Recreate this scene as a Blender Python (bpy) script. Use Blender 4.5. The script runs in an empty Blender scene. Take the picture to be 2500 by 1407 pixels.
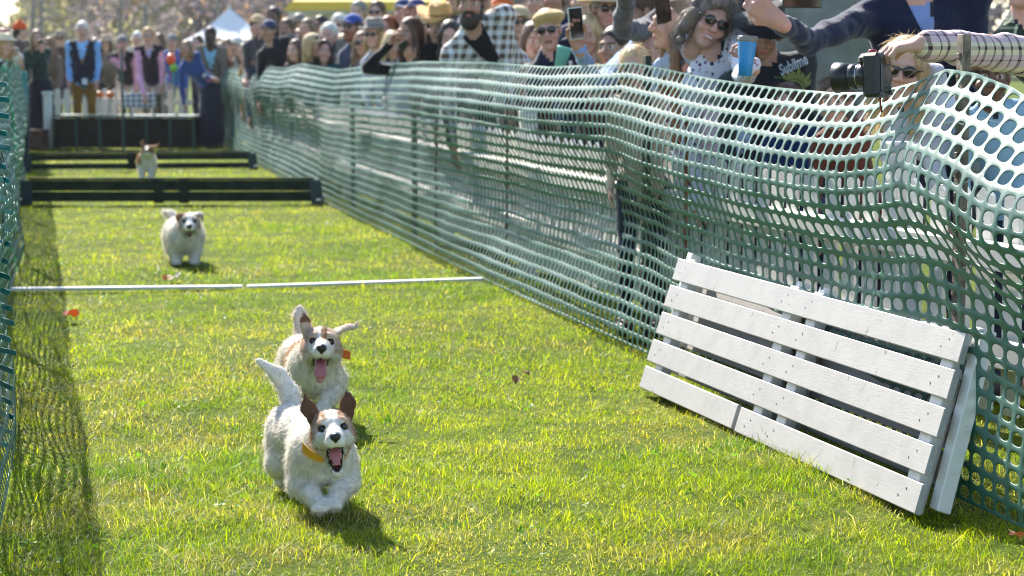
import bpy, math, random
import numpy as np
from mathutils import Matrix, Vector

random.seed(7)
rng = np.random.default_rng(11)
SC = bpy.context.scene
COL = SC.collection

# ---------------------------------------------------------------- camera
FPX, CXP, CYP, HORIZON, CAMH = 5200.0, 1250.0, 703.5, 150.0, 1.2
PITCH = math.atan((CYP - HORIZON) / FPX)
cam_data = bpy.data.cameras.new('camera')
cam = bpy.data.objects.new('camera', cam_data)
COL.objects.link(cam)
cam.location = (0, 0, CAMH)
cam.rotation_euler = (math.pi / 2 - PITCH, 0, 0)
cam_data.sensor_width = 36.0
cam_data.lens = 36.0 * FPX / 2500.0
cam_data.clip_start = 0.1
cam_data.clip_end = 2000
cam_data.dof.use_dof = True
cam_data.dof.focus_distance = 5.75
cam_data.dof.aperture_fstop = 5.6
SC.camera = cam

# ---------------------------------------------------------------- light
SUN_EL, SUN_AZ = math.radians(40), math.radians(-24)      # azimuth from +Y, negative = left
world = bpy.data.worlds.new('World')
SC.world = world
world.use_nodes = True
wn = world.node_tree
sky = wn.nodes.new('ShaderNodeTexSky')
sky.sky_type = 'NISHITA'
sky.sun_disc = False
sky.sun_elevation = SUN_EL
sky.sun_rotation = SUN_AZ
sky.air_density = 1.0
sky.dust_density = 0.7
bg = wn.nodes['Background']
wn.links.new(sky.outputs[0], bg.inputs[0])
bg.inputs[1].default_value = 0.12
sun_data = bpy.data.lights.new('sun', 'SUN')
sun_data.energy = 5.0
sun_data.angle = math.radians(0.53)
sun_data.color = (1.0, 0.94, 0.84)
sun = bpy.data.objects.new('sun', sun_data)
COL.objects.link(sun)
SUN_DIR = Vector((math.sin(SUN_AZ) * math.cos(SUN_EL), math.cos(SUN_AZ) * math.cos(SUN_EL), math.sin(SUN_EL)))
sun.rotation_euler = SUN_DIR.to_track_quat('Z', 'Y').to_euler()
SC.view_settings.view_transform = 'Standard'
SC.view_settings.look = 'None'
SC.view_settings.exposure = 1.32
SC.view_settings.gamma = 1.0
SC.view_settings.use_curve_mapping = False
SC.render.engine = 'CYCLES'
SC.cycles.use_denoising = True
SC.cycles.filter_width = 1.0
SC.cycles.max_bounces = 6
SC.cycles.diffuse_bounces = 3
SC.cycles.glossy_bounces = 2
SC.cycles.transmission_bounces = 3
SC.cycles.caustics_reflective = False
SC.cycles.caustics_refractive = False
SC.cycles.sample_clamp_indirect = 4.0

# ---------------------------------------------------------------- placing things
cp_, sp_ = math.cos(PITCH), math.sin(PITCH)

def ray(px, py):
    a, b = (px - CXP) / FPX, (CYP - py) / FPX
    return np.array((a, cp_ + b * sp_, -sp_ + b * cp_))

def G(px, py, z=0.0):
    d = ray(px, py)
    t = (z - CAMH) / d[2]
    return np.array((d[0] * t, d[1] * t, z))

def Wp(px, py, depth):
    d = ray(px, py)
    return np.array((0, 0, CAMH)) + d * depth

def px_of(p):
    q = np.asarray(p, float) - (0, 0, CAMH)
    D = q[1] * cp_ - q[2] * sp_
    U = q[1] * sp_ + q[2] * cp_
    return CXP + FPX * q[0] / D, CYP - FPX * U / D

# ---------------------------------------------------------------- colours and materials
def lin(c):
    if isinstance(c, str):
        c = [int(c[i:i + 2], 16) / 255 for i in (0, 2, 4)]
    return tuple((x / 12.92) if x <= 0.04045 else ((x + 0.055) / 1.055) ** 2.4 for x in c)

_mats = {}

def nodes_of(name):
    m = bpy.data.materials.new(name)
    m.use_nodes = True
    nt = m.node_tree
    return m, nt, nt.nodes['Principled BSDF']

def mth(nt, op, a, b=None, c=None):
    n = nt.nodes.new('ShaderNodeMath')
    n.operation = op
    for i, v in enumerate((a, b, c)):
        if v is None:
            continue
        if hasattr(v, 'links'):
            nt.links.new(v, n.inputs[i])
        else:
            n.inputs[i].default_value = v
    return n.outputs[0]

def noise(nt, scale, detail=3, coord=None, rough=0.55, stretch=None):
    n = nt.nodes.new('ShaderNodeTexNoise')
    n.inputs['Scale'].default_value = scale
    n.inputs['Detail'].default_value = detail
    n.inputs['Roughness'].default_value = rough
    if coord is None:
        tc = nt.nodes.new('ShaderNodeTexCoord')
        coord = tc.outputs['Object']
    if stretch:
        mp = nt.nodes.new('ShaderNodeMapping')
        mp.inputs['Scale'].default_value = stretch
        nt.links.new(coord, mp.inputs['Vector'])
        coord = mp.outputs[0]
    nt.links.new(coord, n.inputs['Vector'])
    return n.outputs['Fac']

def ramp(nt, fac, stops):
    r = nt.nodes.new('ShaderNodeValToRGB')
    e = r.color_ramp.elements
    while len(e) < len(stops):
        e.new(0.5)
    for i, (p, c) in enumerate(stops):
        e[i].position = p
        e[i].color = (*c, 1)
    nt.links.new(fac, r.inputs[0])
    return r.outputs[0]

def mixc(nt, fac, a, b, mode='MIX'):
    n = nt.nodes.new('ShaderNodeMix')
    n.data_type = 'RGBA'
    n.blend_type = mode
    for i, v in ((0, fac), (6, a), (7, b)):
        if hasattr(v, 'links'):
            nt.links.new(v, n.inputs[i])
        elif i == 0:
            n.inputs[0].default_value = v
        else:
            n.inputs[i].default_value = (*v, 1)
    return n.outputs[2]

def bump(nt, bsdf, height, strength=0.3, dist=0.01):
    b = nt.nodes.new('ShaderNodeBump')
    b.inputs['Strength'].default_value = strength
    b.inputs['Distance'].default_value = dist
    nt.links.new(height, b.inputs['Height'])
    nt.links.new(b.outputs[0], bsdf.inputs['Normal'])

def mat_plain(name, c, rough=0.6, var=0.15, scale=30, spec=0.5, metal=0.0, bmp=0.0):
    key = ('plain', name, c, rough)
    if key in _mats:
        return _mats[key]
    m, nt, b = nodes_of(name)
    f = noise(nt, scale)
    d = tuple(x * (1 - var) for x in c)
    u = tuple(min(1, x * (1 + var)) for x in c)
    nt.links.new(ramp(nt, f, [(0.3, d), (0.7, u)]), b.inputs['Base Color'])
    b.inputs['Roughness'].default_value = rough
    b.inputs['Specular IOR Level'].default_value = spec
    b.inputs['Metallic'].default_value = metal
    if bmp:
        bump(nt, b, f, bmp)
    _mats[key] = m
    return m

def mat_fabric(c, pattern=None, c2=None, c3=None, scale=1.0):
    key = ('fab', c, pattern, c2, scale)
    if key in _mats:
        return _mats[key]
    m, nt, b = nodes_of('fabric')
    tc = nt.nodes.new('ShaderNodeTexCoord')
    co = tc.outputs['Object']
    sx = nt.nodes.new('ShaderNodeSeparateXYZ')
    nt.links.new(co, sx.inputs[0])
    X, Y, Z = sx.outputs
    f = noise(nt, 9, 4, co)
    if pattern in ('check', 'plaid'):
        per = 0.058 * scale
        u = mth(nt, 'ADD', X, mth(nt, 'MULTIPLY', Y, 0.8))
        def band(v, w, off=0.0):
            fr = mth(nt, 'FRACT', mth(nt, 'ADD', mth(nt, 'DIVIDE', v, per), off))
            return mth(nt, 'LESS_THAN', fr, w)
        if pattern == 'check':
            a, bb = band(u, 0.5), band(Z, 0.5)
            s = mth(nt, 'MULTIPLY', mth(nt, 'ADD', a, bb), 0.5)
            col = ramp(nt, s, [(0.0, c), (0.5, tuple(0.55 * x + 0.45 * y for x, y in zip(c, c2))), (1.0, c2)])
        else:
            s1, s2 = band(u, 0.16), band(u, 0.10, 0.42)
            h1, h2 = band(Z, 0.14), band(Z, 0.06, 0.45)
            s = mth(nt, 'MAXIMUM', s1, s2)
            h = mth(nt, 'MAXIMUM', h1, h2)
            wide = band(Z, 0.5, 0.2)
            base = mixc(nt, wide, c, c3 or c)
            col = mixc(nt, mth(nt, 'MULTIPLY', mth(nt, 'ADD', s, mth(nt, 'MULTIPLY', h, 0.6)), 0.62), base, c2)
    elif pattern == 'stripe':
        fr = mth(nt, 'FRACT', mth(nt, 'DIVIDE', Z, 0.05 * scale))
        col = mixc(nt, mth(nt, 'LESS_THAN', fr, 0.5), c, c2)
    elif pattern == 'floral':
        v = nt.nodes.new('ShaderNodeTexVoronoi')
        v.inputs['Scale'].default_value = 34 / scale
        nt.links.new(co, v.inputs['Vector'])
        n2 = noise(nt, 60 / scale, 4, co)
        s = mth(nt, 'ADD', v.outputs['Distance'], mth(nt, 'MULTIPLY', n2, 1.0))
        col = ramp(nt, s, [(0.62, c2), (0.74, c3 or c2), (0.80, c), (1.0, c)])
    else:
        col = ramp(nt, f, [(0.3, tuple(x * 0.82 for x in c)), (0.72, tuple(min(1, x * 1.12) for x in c))])
    nt.links.new(col, b.inputs['Base Color'])
    b.inputs['Roughness'].default_value = 0.88
    b.inputs['Specular IOR Level'].default_value = 0.25
    b.inputs['Sheen Weight'].default_value = 0.25
    bump(nt, b, noise(nt, 9, 3, co), 0.5, 0.04)
    _mats[key] = m
    return m

def mat_attr(name, rough=0.55, transl=0.0, spec=0.4, bmp=0.0, sss=0.0):
    """Base colour from the per-vertex colours of the thing itself (skin, fur, leaf colours)."""
    if name in _mats:
        return _mats[name]
    m, nt, b = nodes_of(name)
    a = nt.nodes.new('ShaderNodeAttribute')
    a.attribute_name = 'Col'
    nt.links.new(a.outputs['Color'], b.inputs['Base Color'])
    b.inputs['Roughness'].default_value = rough
    b.inputs['Specular IOR Level'].default_value = spec
    if sss:
        b.inputs['Subsurface Weight'].default_value = sss
        b.inputs['Subsurface Scale'].default_value = 0.01
    if bmp:
        bump(nt, b, noise(nt, 120, 3), bmp, 0.004)
    if transl:
        t = nt.nodes.new('ShaderNodeBsdfTranslucent')
        nt.links.new(a.outputs['Color'], t.inputs['Color'])
        mx = nt.nodes.new('ShaderNodeMixShader')
        mx.inputs[0].default_value = transl
        out = nt.nodes['Material Output']
        nt.links.new(b.outputs[0], mx.inputs[1])
        nt.links.new(t.outputs[0], mx.inputs[2])
        nt.links.new(mx.outputs[0], out.inputs['Surface'])
    _mats[name] = m
    return m

# ---------------------------------------------------------------- object helpers
def thing(name, label, cat, loc=(0, 0, 0), group=None, kind=None):
    o = bpy.data.objects.new(name, None)
    o.empty_display_size = 0.1
    COL.objects.link(o)
    o.location = tuple(float(x) for x in loc)
    o['label'] = label
    o['category'] = cat
    if group:
        o['group'] = group
    if kind:
        o['kind'] = kind
    return o

def tag(o, label, cat, group=None, kind=None):
    if label:
        o['label'] = label
    if cat:
        o['category'] = cat
    if group:
        o['group'] = group
    if kind:
        o['kind'] = kind
    return o

def mk(name, V, F, mats, parent=None, smooth=True, midx=None, col=None, origin=None, kind=None):
    """Mesh object from numpy vertices (world space) and faces; F is an (n,3|4) array or a list of such arrays."""
    V = np.asarray(V, np.float32).reshape(-1, 3)
    if not isinstance(F, list):
        F = [F]
    F = [np.asarray(f, np.int32) for f in F if len(f)]
    me = bpy.data.meshes.new(name)
    if origin is None:
        org = np.zeros(3, np.float32)
        p = parent
        while p is not None:
            org = org + np.array(p.location, np.float32)
            p = p.parent
    else:
        org = np.asarray(origin, np.float32)
    me.vertices.add(len(V))
    me.vertices.foreach_set('co', (V - org).ravel())
    nl = sum(f.size for f in F)
    nf = sum(len(f) for f in F)
    me.loops.add(nl)
    me.loops.foreach_set('vertex_index', np.concatenate([f.ravel() for f in F]))
    me.polygons.add(nf)
    tot = np.concatenate([np.full(len(f), f.shape[1], np.int32) for f in F])
    st = np.concatenate([[0], np.cumsum(tot)[:-1]]).astype(np.int32)
    me.polygons.foreach_set('loop_start', st)
    me.polygons.foreach_set('loop_total', tot)
    me.polygons.foreach_set('use_smooth', np.full(nf, smooth, bool))
    if not isinstance(mats, (list, tuple)):
        mats = [mats]
    for m in mats:
        me.materials.append(m)
    if midx is not None:
        me.polygons.foreach_set('material_index', np.asarray(midx, np.int32))
    if col is not None:
        c = np.asarray(col, np.float32)
        if c.ndim == 1:
            c = np.tile(c, (len(V), 1))
        ca = me.color_attributes.new('Col', 'FLOAT_COLOR', 'POINT')
        ca.data.foreach_set('color', np.concatenate([c[:, :3], np.ones((len(V), 1), np.float32)], 1).ravel())
    me.update(calc_edges=True)
    me.validate()
    o = bpy.data.objects.new(name, me)
    COL.objects.link(o)
    if parent is not None:
        o.parent = parent
    if origin is not None and parent is None:
        o.location = tuple(float(x) for x in org)
    if kind:
        o['kind'] = kind
    return o

def share(src, name, parent, M):
    """Another object on the same mesh."""
    o = bpy.data.objects.new(name, src.data)
    COL.objects.link(o)
    o.parent = parent
    o.matrix_local = M
    return o

class MB:
    """Collects quads and triangles."""
    def __init__(s):
        s.v, s.q, s.t, s.n = [], [], [], 0
    def add(s, V, Q=None, T=None):
        V = np.asarray(V, float).reshape(-1, 3)
        s.v.append(V)
        if Q is not None and len(Q):
            s.q.append(np.asarray(Q) + s.n)
        if T is not None and len(T):
            s.t.append(np.asarray(T) + s.n)
        s.n += len(V)
        return s
    def out(s):
        return np.concatenate(s.v), [np.concatenate(x) for x in (s.q, s.t) if x]
    def build(s, name, mats, parent=None, smooth=False, **k):
        V, F = s.out()
        return mk(name, V, F, mats, parent, smooth, **k)
    def box(s, c, size, ax=None, bev=0.0, jit=0.0):
        """Bevelled box: centre c, full sizes, axes ax (rows)."""
        ax = np.eye(3) if ax is None else np.asarray(ax, float)
        hx = np.asarray(size, float) / 2
        if bev <= 0:
            sg = np.array([(x, y, z) for x in (-1, 1) for y in (-1, 1) for z in (-1, 1)], float)
            P = sg * hx
            Q = [(0, 1, 3, 2), (4, 6, 7, 5), (0, 4, 5, 1), (2, 3, 7, 6), (0, 2, 6, 4), (1, 5, 7, 3)]
            T = None
        else:
            P, idx = [], {}
            for x in (-1, 1):
                for y in (-1, 1):
                    for z in (-1, 1):
                        for a in range(3):
                            p = np.array((x, y, z)) * (hx - bev)
                            p[a] = (x, y, z)[a] * hx[a]
                            idx[(x, y, z, a)] = len(P)
                            P.append(p)
            P = np.array(P)
            Q, T = [], []
            for a in range(3):
                b, c2 = (a + 1) % 3, (a + 2) % 3
                for sgn in (-1, 1):
                    r = []
                    for u, v in ((-1, -1), (1, -1), (1, 1), (-1, 1)):
                        k = [0, 0, 0]; k[a] = sgn; k[b] = u; k[c2] = v
                        r.append(idx[(*k, a)])
                    Q.append(r if sgn > 0 else r[::-1])
            for a in range(3):
                b, c2 = (a + 1) % 3, (a + 2) % 3
                for sb in (-1, 1):
                    for sc_ in (-1, 1):
                        k0 = [0, 0, 0]; k0[a] = -1; k0[b] = sb; k0[c2] = sc_
                        k1 = list(k0); k1[a] = 1
                        r = [idx[(*k0, b)], idx[(*k1, b)], idx[(*k1, c2)], idx[(*k0, c2)]]
                        Q.append(r if sb * sc_ < 0 else r[::-1])
            for x in (-1, 1):
                for y in (-1, 1):
                    for z in (-1, 1):
                        r = [idx[(x, y, z, 0)], idx[(x, y, z, 1)], idx[(x, y, z, 2)]]
                        T.append(r if x * y * z > 0 else r[::-1])
        if jit:
            P = P + rng.normal(0, jit, P.shape)
        return s.add(np.asarray(c, float) + P @ ax, Q, T)
    def tube(s, pts, rad, n=8, cap=True):
        pts = np.asarray(pts, float)
        rad = np.broadcast_to(rad, (len(pts),))
        V = []
        up = np.array((0.13, 0.21, 0.97))
        for i, p in enumerate(pts):
            t = pts[min(i + 1, len(pts) - 1)] - pts[max(i - 1, 0)]
            t = t / (np.linalg.norm(t) + 1e-9)
            a = np.cross(t, up if abs(t @ up) < 0.95 else (1, 0, 0))
            a /= np.linalg.norm(a)
            b = np.cross(t, a)
            th = np.arange(n) * 2 * np.pi / n
            V.append(p + rad[i] * (np.cos(th)[:, None] * a + np.sin(th)[:, None] * b))
        Q = [(i * n + j, i * n + (j + 1) % n, (i + 1) * n + (j + 1) % n, (i + 1) * n + j)
             for i in range(len(pts) - 1) for j in range(n)]
        V = np.concatenate(V)
        T = None
        if cap:
            T = []
            for base, c, fl in ((0, pts[0], 1), ((len(pts) - 1) * n, pts[-1], 0)):
                V = np.concatenate([V, c[None]])
                k = len(V) - 1
                for j in range(n):
                    r = (base + j, base + (j + 1) % n, k)
                    T.append(r[::-1] if fl else r)
        return s.add(V, Q, T)
    def lathe(s, prof, n=16, c=(0, 0, 0), ax=None, warp=None):
        """prof: list of (r, z)."""
        ax = np.eye(3) if ax is None else np.asarray(ax, float)
        th = np.arange(n) * 2 * np.pi / n
        V = np.array([(r * math.cos(t), r * math.sin(t), z) for r, z in prof for t in th])
        if warp is not None:
            V = warp(V)
        Q = [(i * n + j, i * n + (j + 1) % n, (i + 1) * n + (j + 1) % n, (i + 1) * n + j)
             for i in range(len(prof) - 1) for j in range(n)]
        return s.add(np.asarray(c, float) + V @ ax, Q)
    def ball(s, c, r, ax=None, nu=12, nv=8):
        r = np.broadcast_to(np.asarray(r, float), (3,))
        pr = [(max(1e-4, math.sin(math.pi * i / nv)), -math.cos(math.pi * i / nv)) for i in range(nv + 1)]
        return s.lathe(pr, nu, c, ax, lambda V: V * r)

def rotm(yaw=0, pitch=0, roll=0):
    """Rows are the local axes in world space. Local: x = right as seen from the front, -y = forward, z = up."""
    M = (Matrix.Rotation(yaw, 3, 'Z') @ Matrix.Rotation(pitch, 3, 'X') @ Matrix.Rotation(roll, 3, 'Y'))
    return np.array(M.transposed())

# ---------------------------------------------------------------- signed distance modelling
def rc(a, b, ra, rb, tg=0, k=0.02, flow=None, sub=False):
    a, b = np.asarray(a, float), np.asarray(b, float)
    ba = b - a
    L2 = max(ba @ ba, 1e-9)
    def f(p):
        q = p - a
        h = np.clip((q @ ba) / L2, 0, 1)
        return np.linalg.norm(q - h[..., None] * ba, axis=-1) - (ra + (rb - ra) * h)
    r = max(ra, rb)
    return dict(f=f, lo=np.minimum(a, b) - r, hi=np.maximum(a, b) + r, tg=tg, k=k, flow=flow if flow is not None else ba / math.sqrt(L2), sub=sub)

def el(c, r, ax=None, tg=0, k=0.02, flow=None, sub=False):
    c, r = np.asarray(c, float), np.asarray(r, float)
    ax = np.eye(3) if ax is None else np.asarray(ax, float)
    def f(p):
        q = (p - c) @ ax.T
        k0 = np.linalg.norm(q / r, axis=-1)
        k1 = np.linalg.norm(q / (r * r), axis=-1)
        return k0 * (k0 - 1) / np.maximum(k1, 1e-6)
    R = np.abs(ax.T) @ r
    return dict(f=f, lo=c - R, hi=c + R, tg=tg, k=k, flow=flow if flow is not None else np.array((0, 1.0, 0)), sub=sub)

def flat(a, b, ra, rb, nrm, sq, tg=0, k=0.008, flow=None):
    """Round cone squashed along nrm by factor sq (ears, flat palms)."""
    a, b = np.asarray(a, float), np.asarray(b, float)
    nrm = np.asarray(nrm, float)
    u = (b - a) / np.linalg.norm(b - a)
    nrm = nrm - (nrm @ u) * u
    nrm /= np.linalg.norm(nrm)
    base = rc(a, b, ra, rb)
    def f(p):
        q = p - a
        return base['f'](p + ((q @ nrm) * (1 / sq - 1))[..., None] * nrm) * (0.5 + 0.5 * sq)
    r = max(ra, rb)
    return dict(f=f, lo=np.minimum(a, b) - r, hi=np.maximum(a, b) + r, tg=tg, k=k, flow=flow if flow is not None else u, sub=False)

def sdf_mesh(prims, h):
    lo = np.min([p['lo'] for p in prims if not p['sub']], 0) - 3 * h
    hi = np.max([p['hi'] for p in prims if not p['sub']], 0) + 3 * h
    n = np.ceil((hi - lo) / h).astype(int) + 1
    D = np.full(n, 0.25, np.float32)
    g = [lo[i] + h * np.arange(n[i]) for i in range(3)]
    for p in prims:
        pad = p['k'] + 2.5 * h
        i0 = np.clip(np.floor((p['lo'] - pad - lo) / h).astype(int), 0, n)
        i1 = np.clip(np.ceil((p['hi'] + pad - lo) / h).astype(int) + 1, 0, n)
        if np.any(i1 <= i0):
            continue
        sl = tuple(slice(a, b) for a, b in zip(i0, i1))
        P = np.stack(np.meshgrid(g[0][sl[0]], g[1][sl[1]], g[2][sl[2]], indexing='ij'), -1)
        d = p['f'](P)
        A = D[sl]
        k = p['k']
        if p['sub']:
            d = -d
            hh = np.maximum(k - np.abs(A - d), 0) / k
            D[sl] = np.maximum(A, d) + hh * hh * k / 4
        else:
            hh = np.maximum(k - np.abs(A - d), 0) / k
            D[sl] = np.minimum(A, d) - hh * hh * k / 4
    ins = D < 0
    cnt = np.zeros(n - 1, np.int8)
    sls = [(slice(0, -1), slice(1, None))[b] for b in (0, 1)]
    corners = [(x, y, z) for x in (0, 1) for y in (0, 1) for z in (0, 1)]
    for c in corners:
        cnt += ins[tuple(sls[b] for b in c)]
    act = (cnt > 0) & (cnt < 8)
    cells = np.argwhere(act)
    ids = np.full(n - 1, -1, np.int32)
    ids[act] = np.arange(len(cells))
    val = {c: D[cells[:, 0] + c[0], cells[:, 1] + c[1], cells[:, 2] + c[2]] for c in corners}
    S = np.zeros((len(cells), 3)); N = np.zeros(len(cells))
    for c in corners:
        for a in range(3):
            if c[a] == 0:
                e = list(c); e[a] = 1; e = tuple(e)
                va, vb = val[c], val[e]
                m = (va < 0) != (vb < 0)
                t = np.where(m, va / np.where(va == vb, 1, va - vb), 0)
                p = np.tile(np.array(c, float), (len(cells), 1))
                p[:, a] += t
                S += np.where(m[:, None], p, 0)
                N += m
    V = lo + h * (cells + S / N[:, None])
    Q = []
    for a in range(3):
        b, c = (a + 1) % 3, (a + 2) % 3
        s0 = [slice(1, -1)] * 3; s0[a] = slice(0, -1)
        s1 = [slice(1, -1)] * 3; s1[a] = slice(1, None)
        A, B = ins[tuple(s0)], ins[tuple(s1)]
        E = np.argwhere(A != B)
        if not len(E):
            continue
        fl = A[E[:, 0], E[:, 1], E[:, 2]]
        off = np.ones(3, int); off[a] = 0
        E = E + off
        def cid(db, dc):
            q = E.copy(); q[:, b] += db; q[:, c] += dc
            return ids[q[:, 0], q[:, 1], q[:, 2]]
        q = np.stack([cid(-1, -1), cid(0, -1), cid(0, 0), cid(-1, 0)], 1)
        q[~fl] = q[~fl][:, ::-1]
        Q.append(q)
    Q = np.concatenate(Q)
    Q = Q[(Q >= 0).all(1)]
    return V, Q

def sdf_tags(prims, V):
    """Index of the nearest additive primitive at every vertex."""
    best = np.full(len(V), 1e9); idx = np.zeros(len(V), int)
    for i, p in enumerate(prims):
        if p['sub']:
            continue
        d = p['f'](V)
        m = d < best
        best[m] = d[m]; idx[m] = i
    return idx

def vnorm(V, Q):
    n = np.cross(V[Q[:, 2]] - V[Q[:, 0]], V[Q[:, 3 if Q.shape[1] == 4 else 1]] - V[Q[:, 1 if Q.shape[1] == 4 else 0]])
    if Q.shape[1] == 3:
        n = -n
    N = np.zeros_like(V)
    for j in range(Q.shape[1]):
        np.add.at(N, Q[:, j], n)
    return N / (np.linalg.norm(N, axis=1, keepdims=True) + 1e-12)

def vnoise(P, s, seed=0):
    """Cheap smooth value noise in 0..1 for points (n,2|3)."""
    P = np.asarray(P, float) * s
    I = np.floor(P).astype(np.int64); Fr = P - I
    Fr = Fr * Fr * (3 - 2 * Fr)
    d = P.shape[1]
    out = 0
    for c in range(2 ** d):
        b = [(c >> k) & 1 for k in range(d)]
        hsh = np.full(len(P), seed * 974711 + 12345, np.int64)
        w = 1
        for k in range(d):
            hsh = hsh ^ ((I[:, k] + b[k]) * (73856093, 19349663, 83492791)[k])
            w = w * (Fr[:, k] if b[k] else 1 - Fr[:, k])
        hsh = (hsh ^ (hsh >> 13)) * 1274126177
        hsh = (hsh ^ (hsh >> 16)) & 0xffff
        out = out + w * hsh / 65535.0
    return out

def strands(name, roots, dirs, length, mat, parent, col, rad=0.0005, droop=0.25, npt=4, wav=0.0):
    """Hair strands as curves; roots in world space."""
    n = len(roots)
    org = np.zeros(3)
    p = parent
    while p is not None:
        org = org + np.array(p.location)
        p = p.parent
    hc = bpy.data.hair_curves.new(name)
    hc.add_curves([npt] * n)
    t = np.linspace(0, 1, npt)[None, :, None]
    L = np.broadcast_to(length, (n,))[:, None, None]
    d = dirs[:, None, :]
    P = roots[:, None, :] - org + d * t * L + np.array((0, 0, -1.0)) * (t ** 2) * L * droop
    if wav:
        P = P + rng.normal(0, wav, (n, npt, 3)) * t
    hc.attributes['position'].data.foreach_set('vector', P.astype(np.float32).ravel())
    ra = hc.attributes.get('radius') or hc.attributes.new('radius', 'FLOAT', 'POINT')
    rr = np.broadcast_to(rad * (1 - 0.8 * np.linspace(0, 1, npt)), (n, npt)).astype(np.float32)
    ra.data.foreach_set('value', rr.ravel())
    ca = hc.attributes.new('Col', 'FLOAT_COLOR', 'CURVE')
    c = np.broadcast_to(np.asarray(col, np.float32), (n, 3))
    ca.data.foreach_set('color', np.concatenate([c, np.ones((n, 1), np.float32)], 1).astype(np.float32).ravel())
    hc.materials.append(mat)
    o = bpy.data.objects.new(name, hc)
    COL.objects.link(o)
    o.parent = parent
    return o

def sample_faces(V, Q, n, mask=None):
    A = 0.5 * np.linalg.norm(np.cross(V[Q[:, 2]] - V[Q[:, 0]], V[Q[:, 3]] - V[Q[:, 1]]), axis=1)
    if mask is not None:
        A = A * mask
    i = rng.choice(len(Q), n, p=A / A.sum())
    w = rng.dirichlet((1, 1, 1, 1), n)
    return (V[Q[i]] * w[..., None]).sum(1), i
# ================================================================ SETTING: lawn
def mat_lawn():
    m, nt, b = nodes_of('lawn_soil')
    f = noise(nt, 7, 5)
    f2 = noise(nt, 0.9, 3)
    c1 = ramp(nt, f, [(0.3, (0.030, 0.042, 0.008)), (0.55, (0.075, 0.095, 0.010)), (0.75, (0.16, 0.125, 0.04))])
    c2 = ramp(nt, f, [(0.3, (0.055, 0.10, 0.008)), (0.7, (0.12, 0.17, 0.012))])
    nt.links.new(mixc(nt, f2, c1, c2), b.inputs['Base Color'])
    b.inputs['Roughness'].default_value = 0.95
    b.inputs['Specular IOR Level'].default_value = 0.1
    bump(nt, b, noise(nt, 60, 4), 0.8, 0.02)
    return m

def ground_z(x, y):
    P = np.stack([x, y], -1).reshape(-1, 2)
    return ((vnoise(P, 0.9, 3) - 0.5) * 0.035 + (vnoise(P, 3.1, 4) - 0.5) * 0.018).reshape(np.shape(x))

def build_lawn():
    xs = np.concatenate([np.linspace(-400, -16, 14), np.linspace(-15.8, 9.8, 170), np.linspace(10, 400, 14)])
    ys = np.concatenate([np.linspace(-60, 2.8, 8), np.linspace(3, 36, 220), np.linspace(37, 700, 24)])
    X, Y = np.meshgrid(xs, ys, indexing='ij')
    Z = ground_z(X, Y) * np.clip((40 - Y) / 8, 0, 1) * np.clip((16 - np.abs(X + 3)) / 4, 0, 1) - 0.012
    V = np.stack([X, Y, Z], -1).reshape(-1, 3)
    i, j = np.meshgrid(np.arange(len(xs) - 1), np.arange(len(ys) - 1), indexing='ij')
    a = i * len(ys) + j
    Q = np.stack([a, a + len(ys), a + len(ys) + 1, a + 1], -1).reshape(-1, 4)
    o = mk('lawn', V, Q, mat_lawn())
    o['kind'] = 'structure'
    o['label'] = 'sunlit lawn of the race lane and the showground'
build_lawn()

def mat_blade():
    m, nt, b = nodes_of('grass_blade')
    a = nt.nodes.new('ShaderNodeAttribute')
    a.attribute_name = 'Col'
    b.inputs['Roughness'].default_value = 0.42
    b.inputs['Specular IOR Level'].default_value = 0.14
    nt.links.new(a.outputs['Color'], b.inputs['Base Color'])
    t = nt.nodes.new('ShaderNodeBsdfTranslucent')
    nt.links.new(mixc(nt, 1.0, a.outputs['Color'], (2.2, 2.05, 0.5), 'MULTIPLY'), t.inputs['Color'])
    mx = nt.nodes.new('ShaderNodeMixShader')
    mx.inputs[0].default_value = 0.54
    out = nt.nodes['Material Output']
    nt.links.new(b.outputs[0], mx.inputs[1])
    nt.links.new(t.outputs[0], mx.inputs[2])
    nt.links.new(mx.outputs[0], out.inputs['Surface'])
    return m
M_BLADE = mat_blade()

LDIR = G(780, 490) - G(1580, 870)
LDIR = LDIR / np.linalg.norm(LDIR)               # down the lane, away from the camera
LNORM = np.array((-LDIR[1], LDIR[0], 0.0))       # towards the lane from the net on the right

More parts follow.
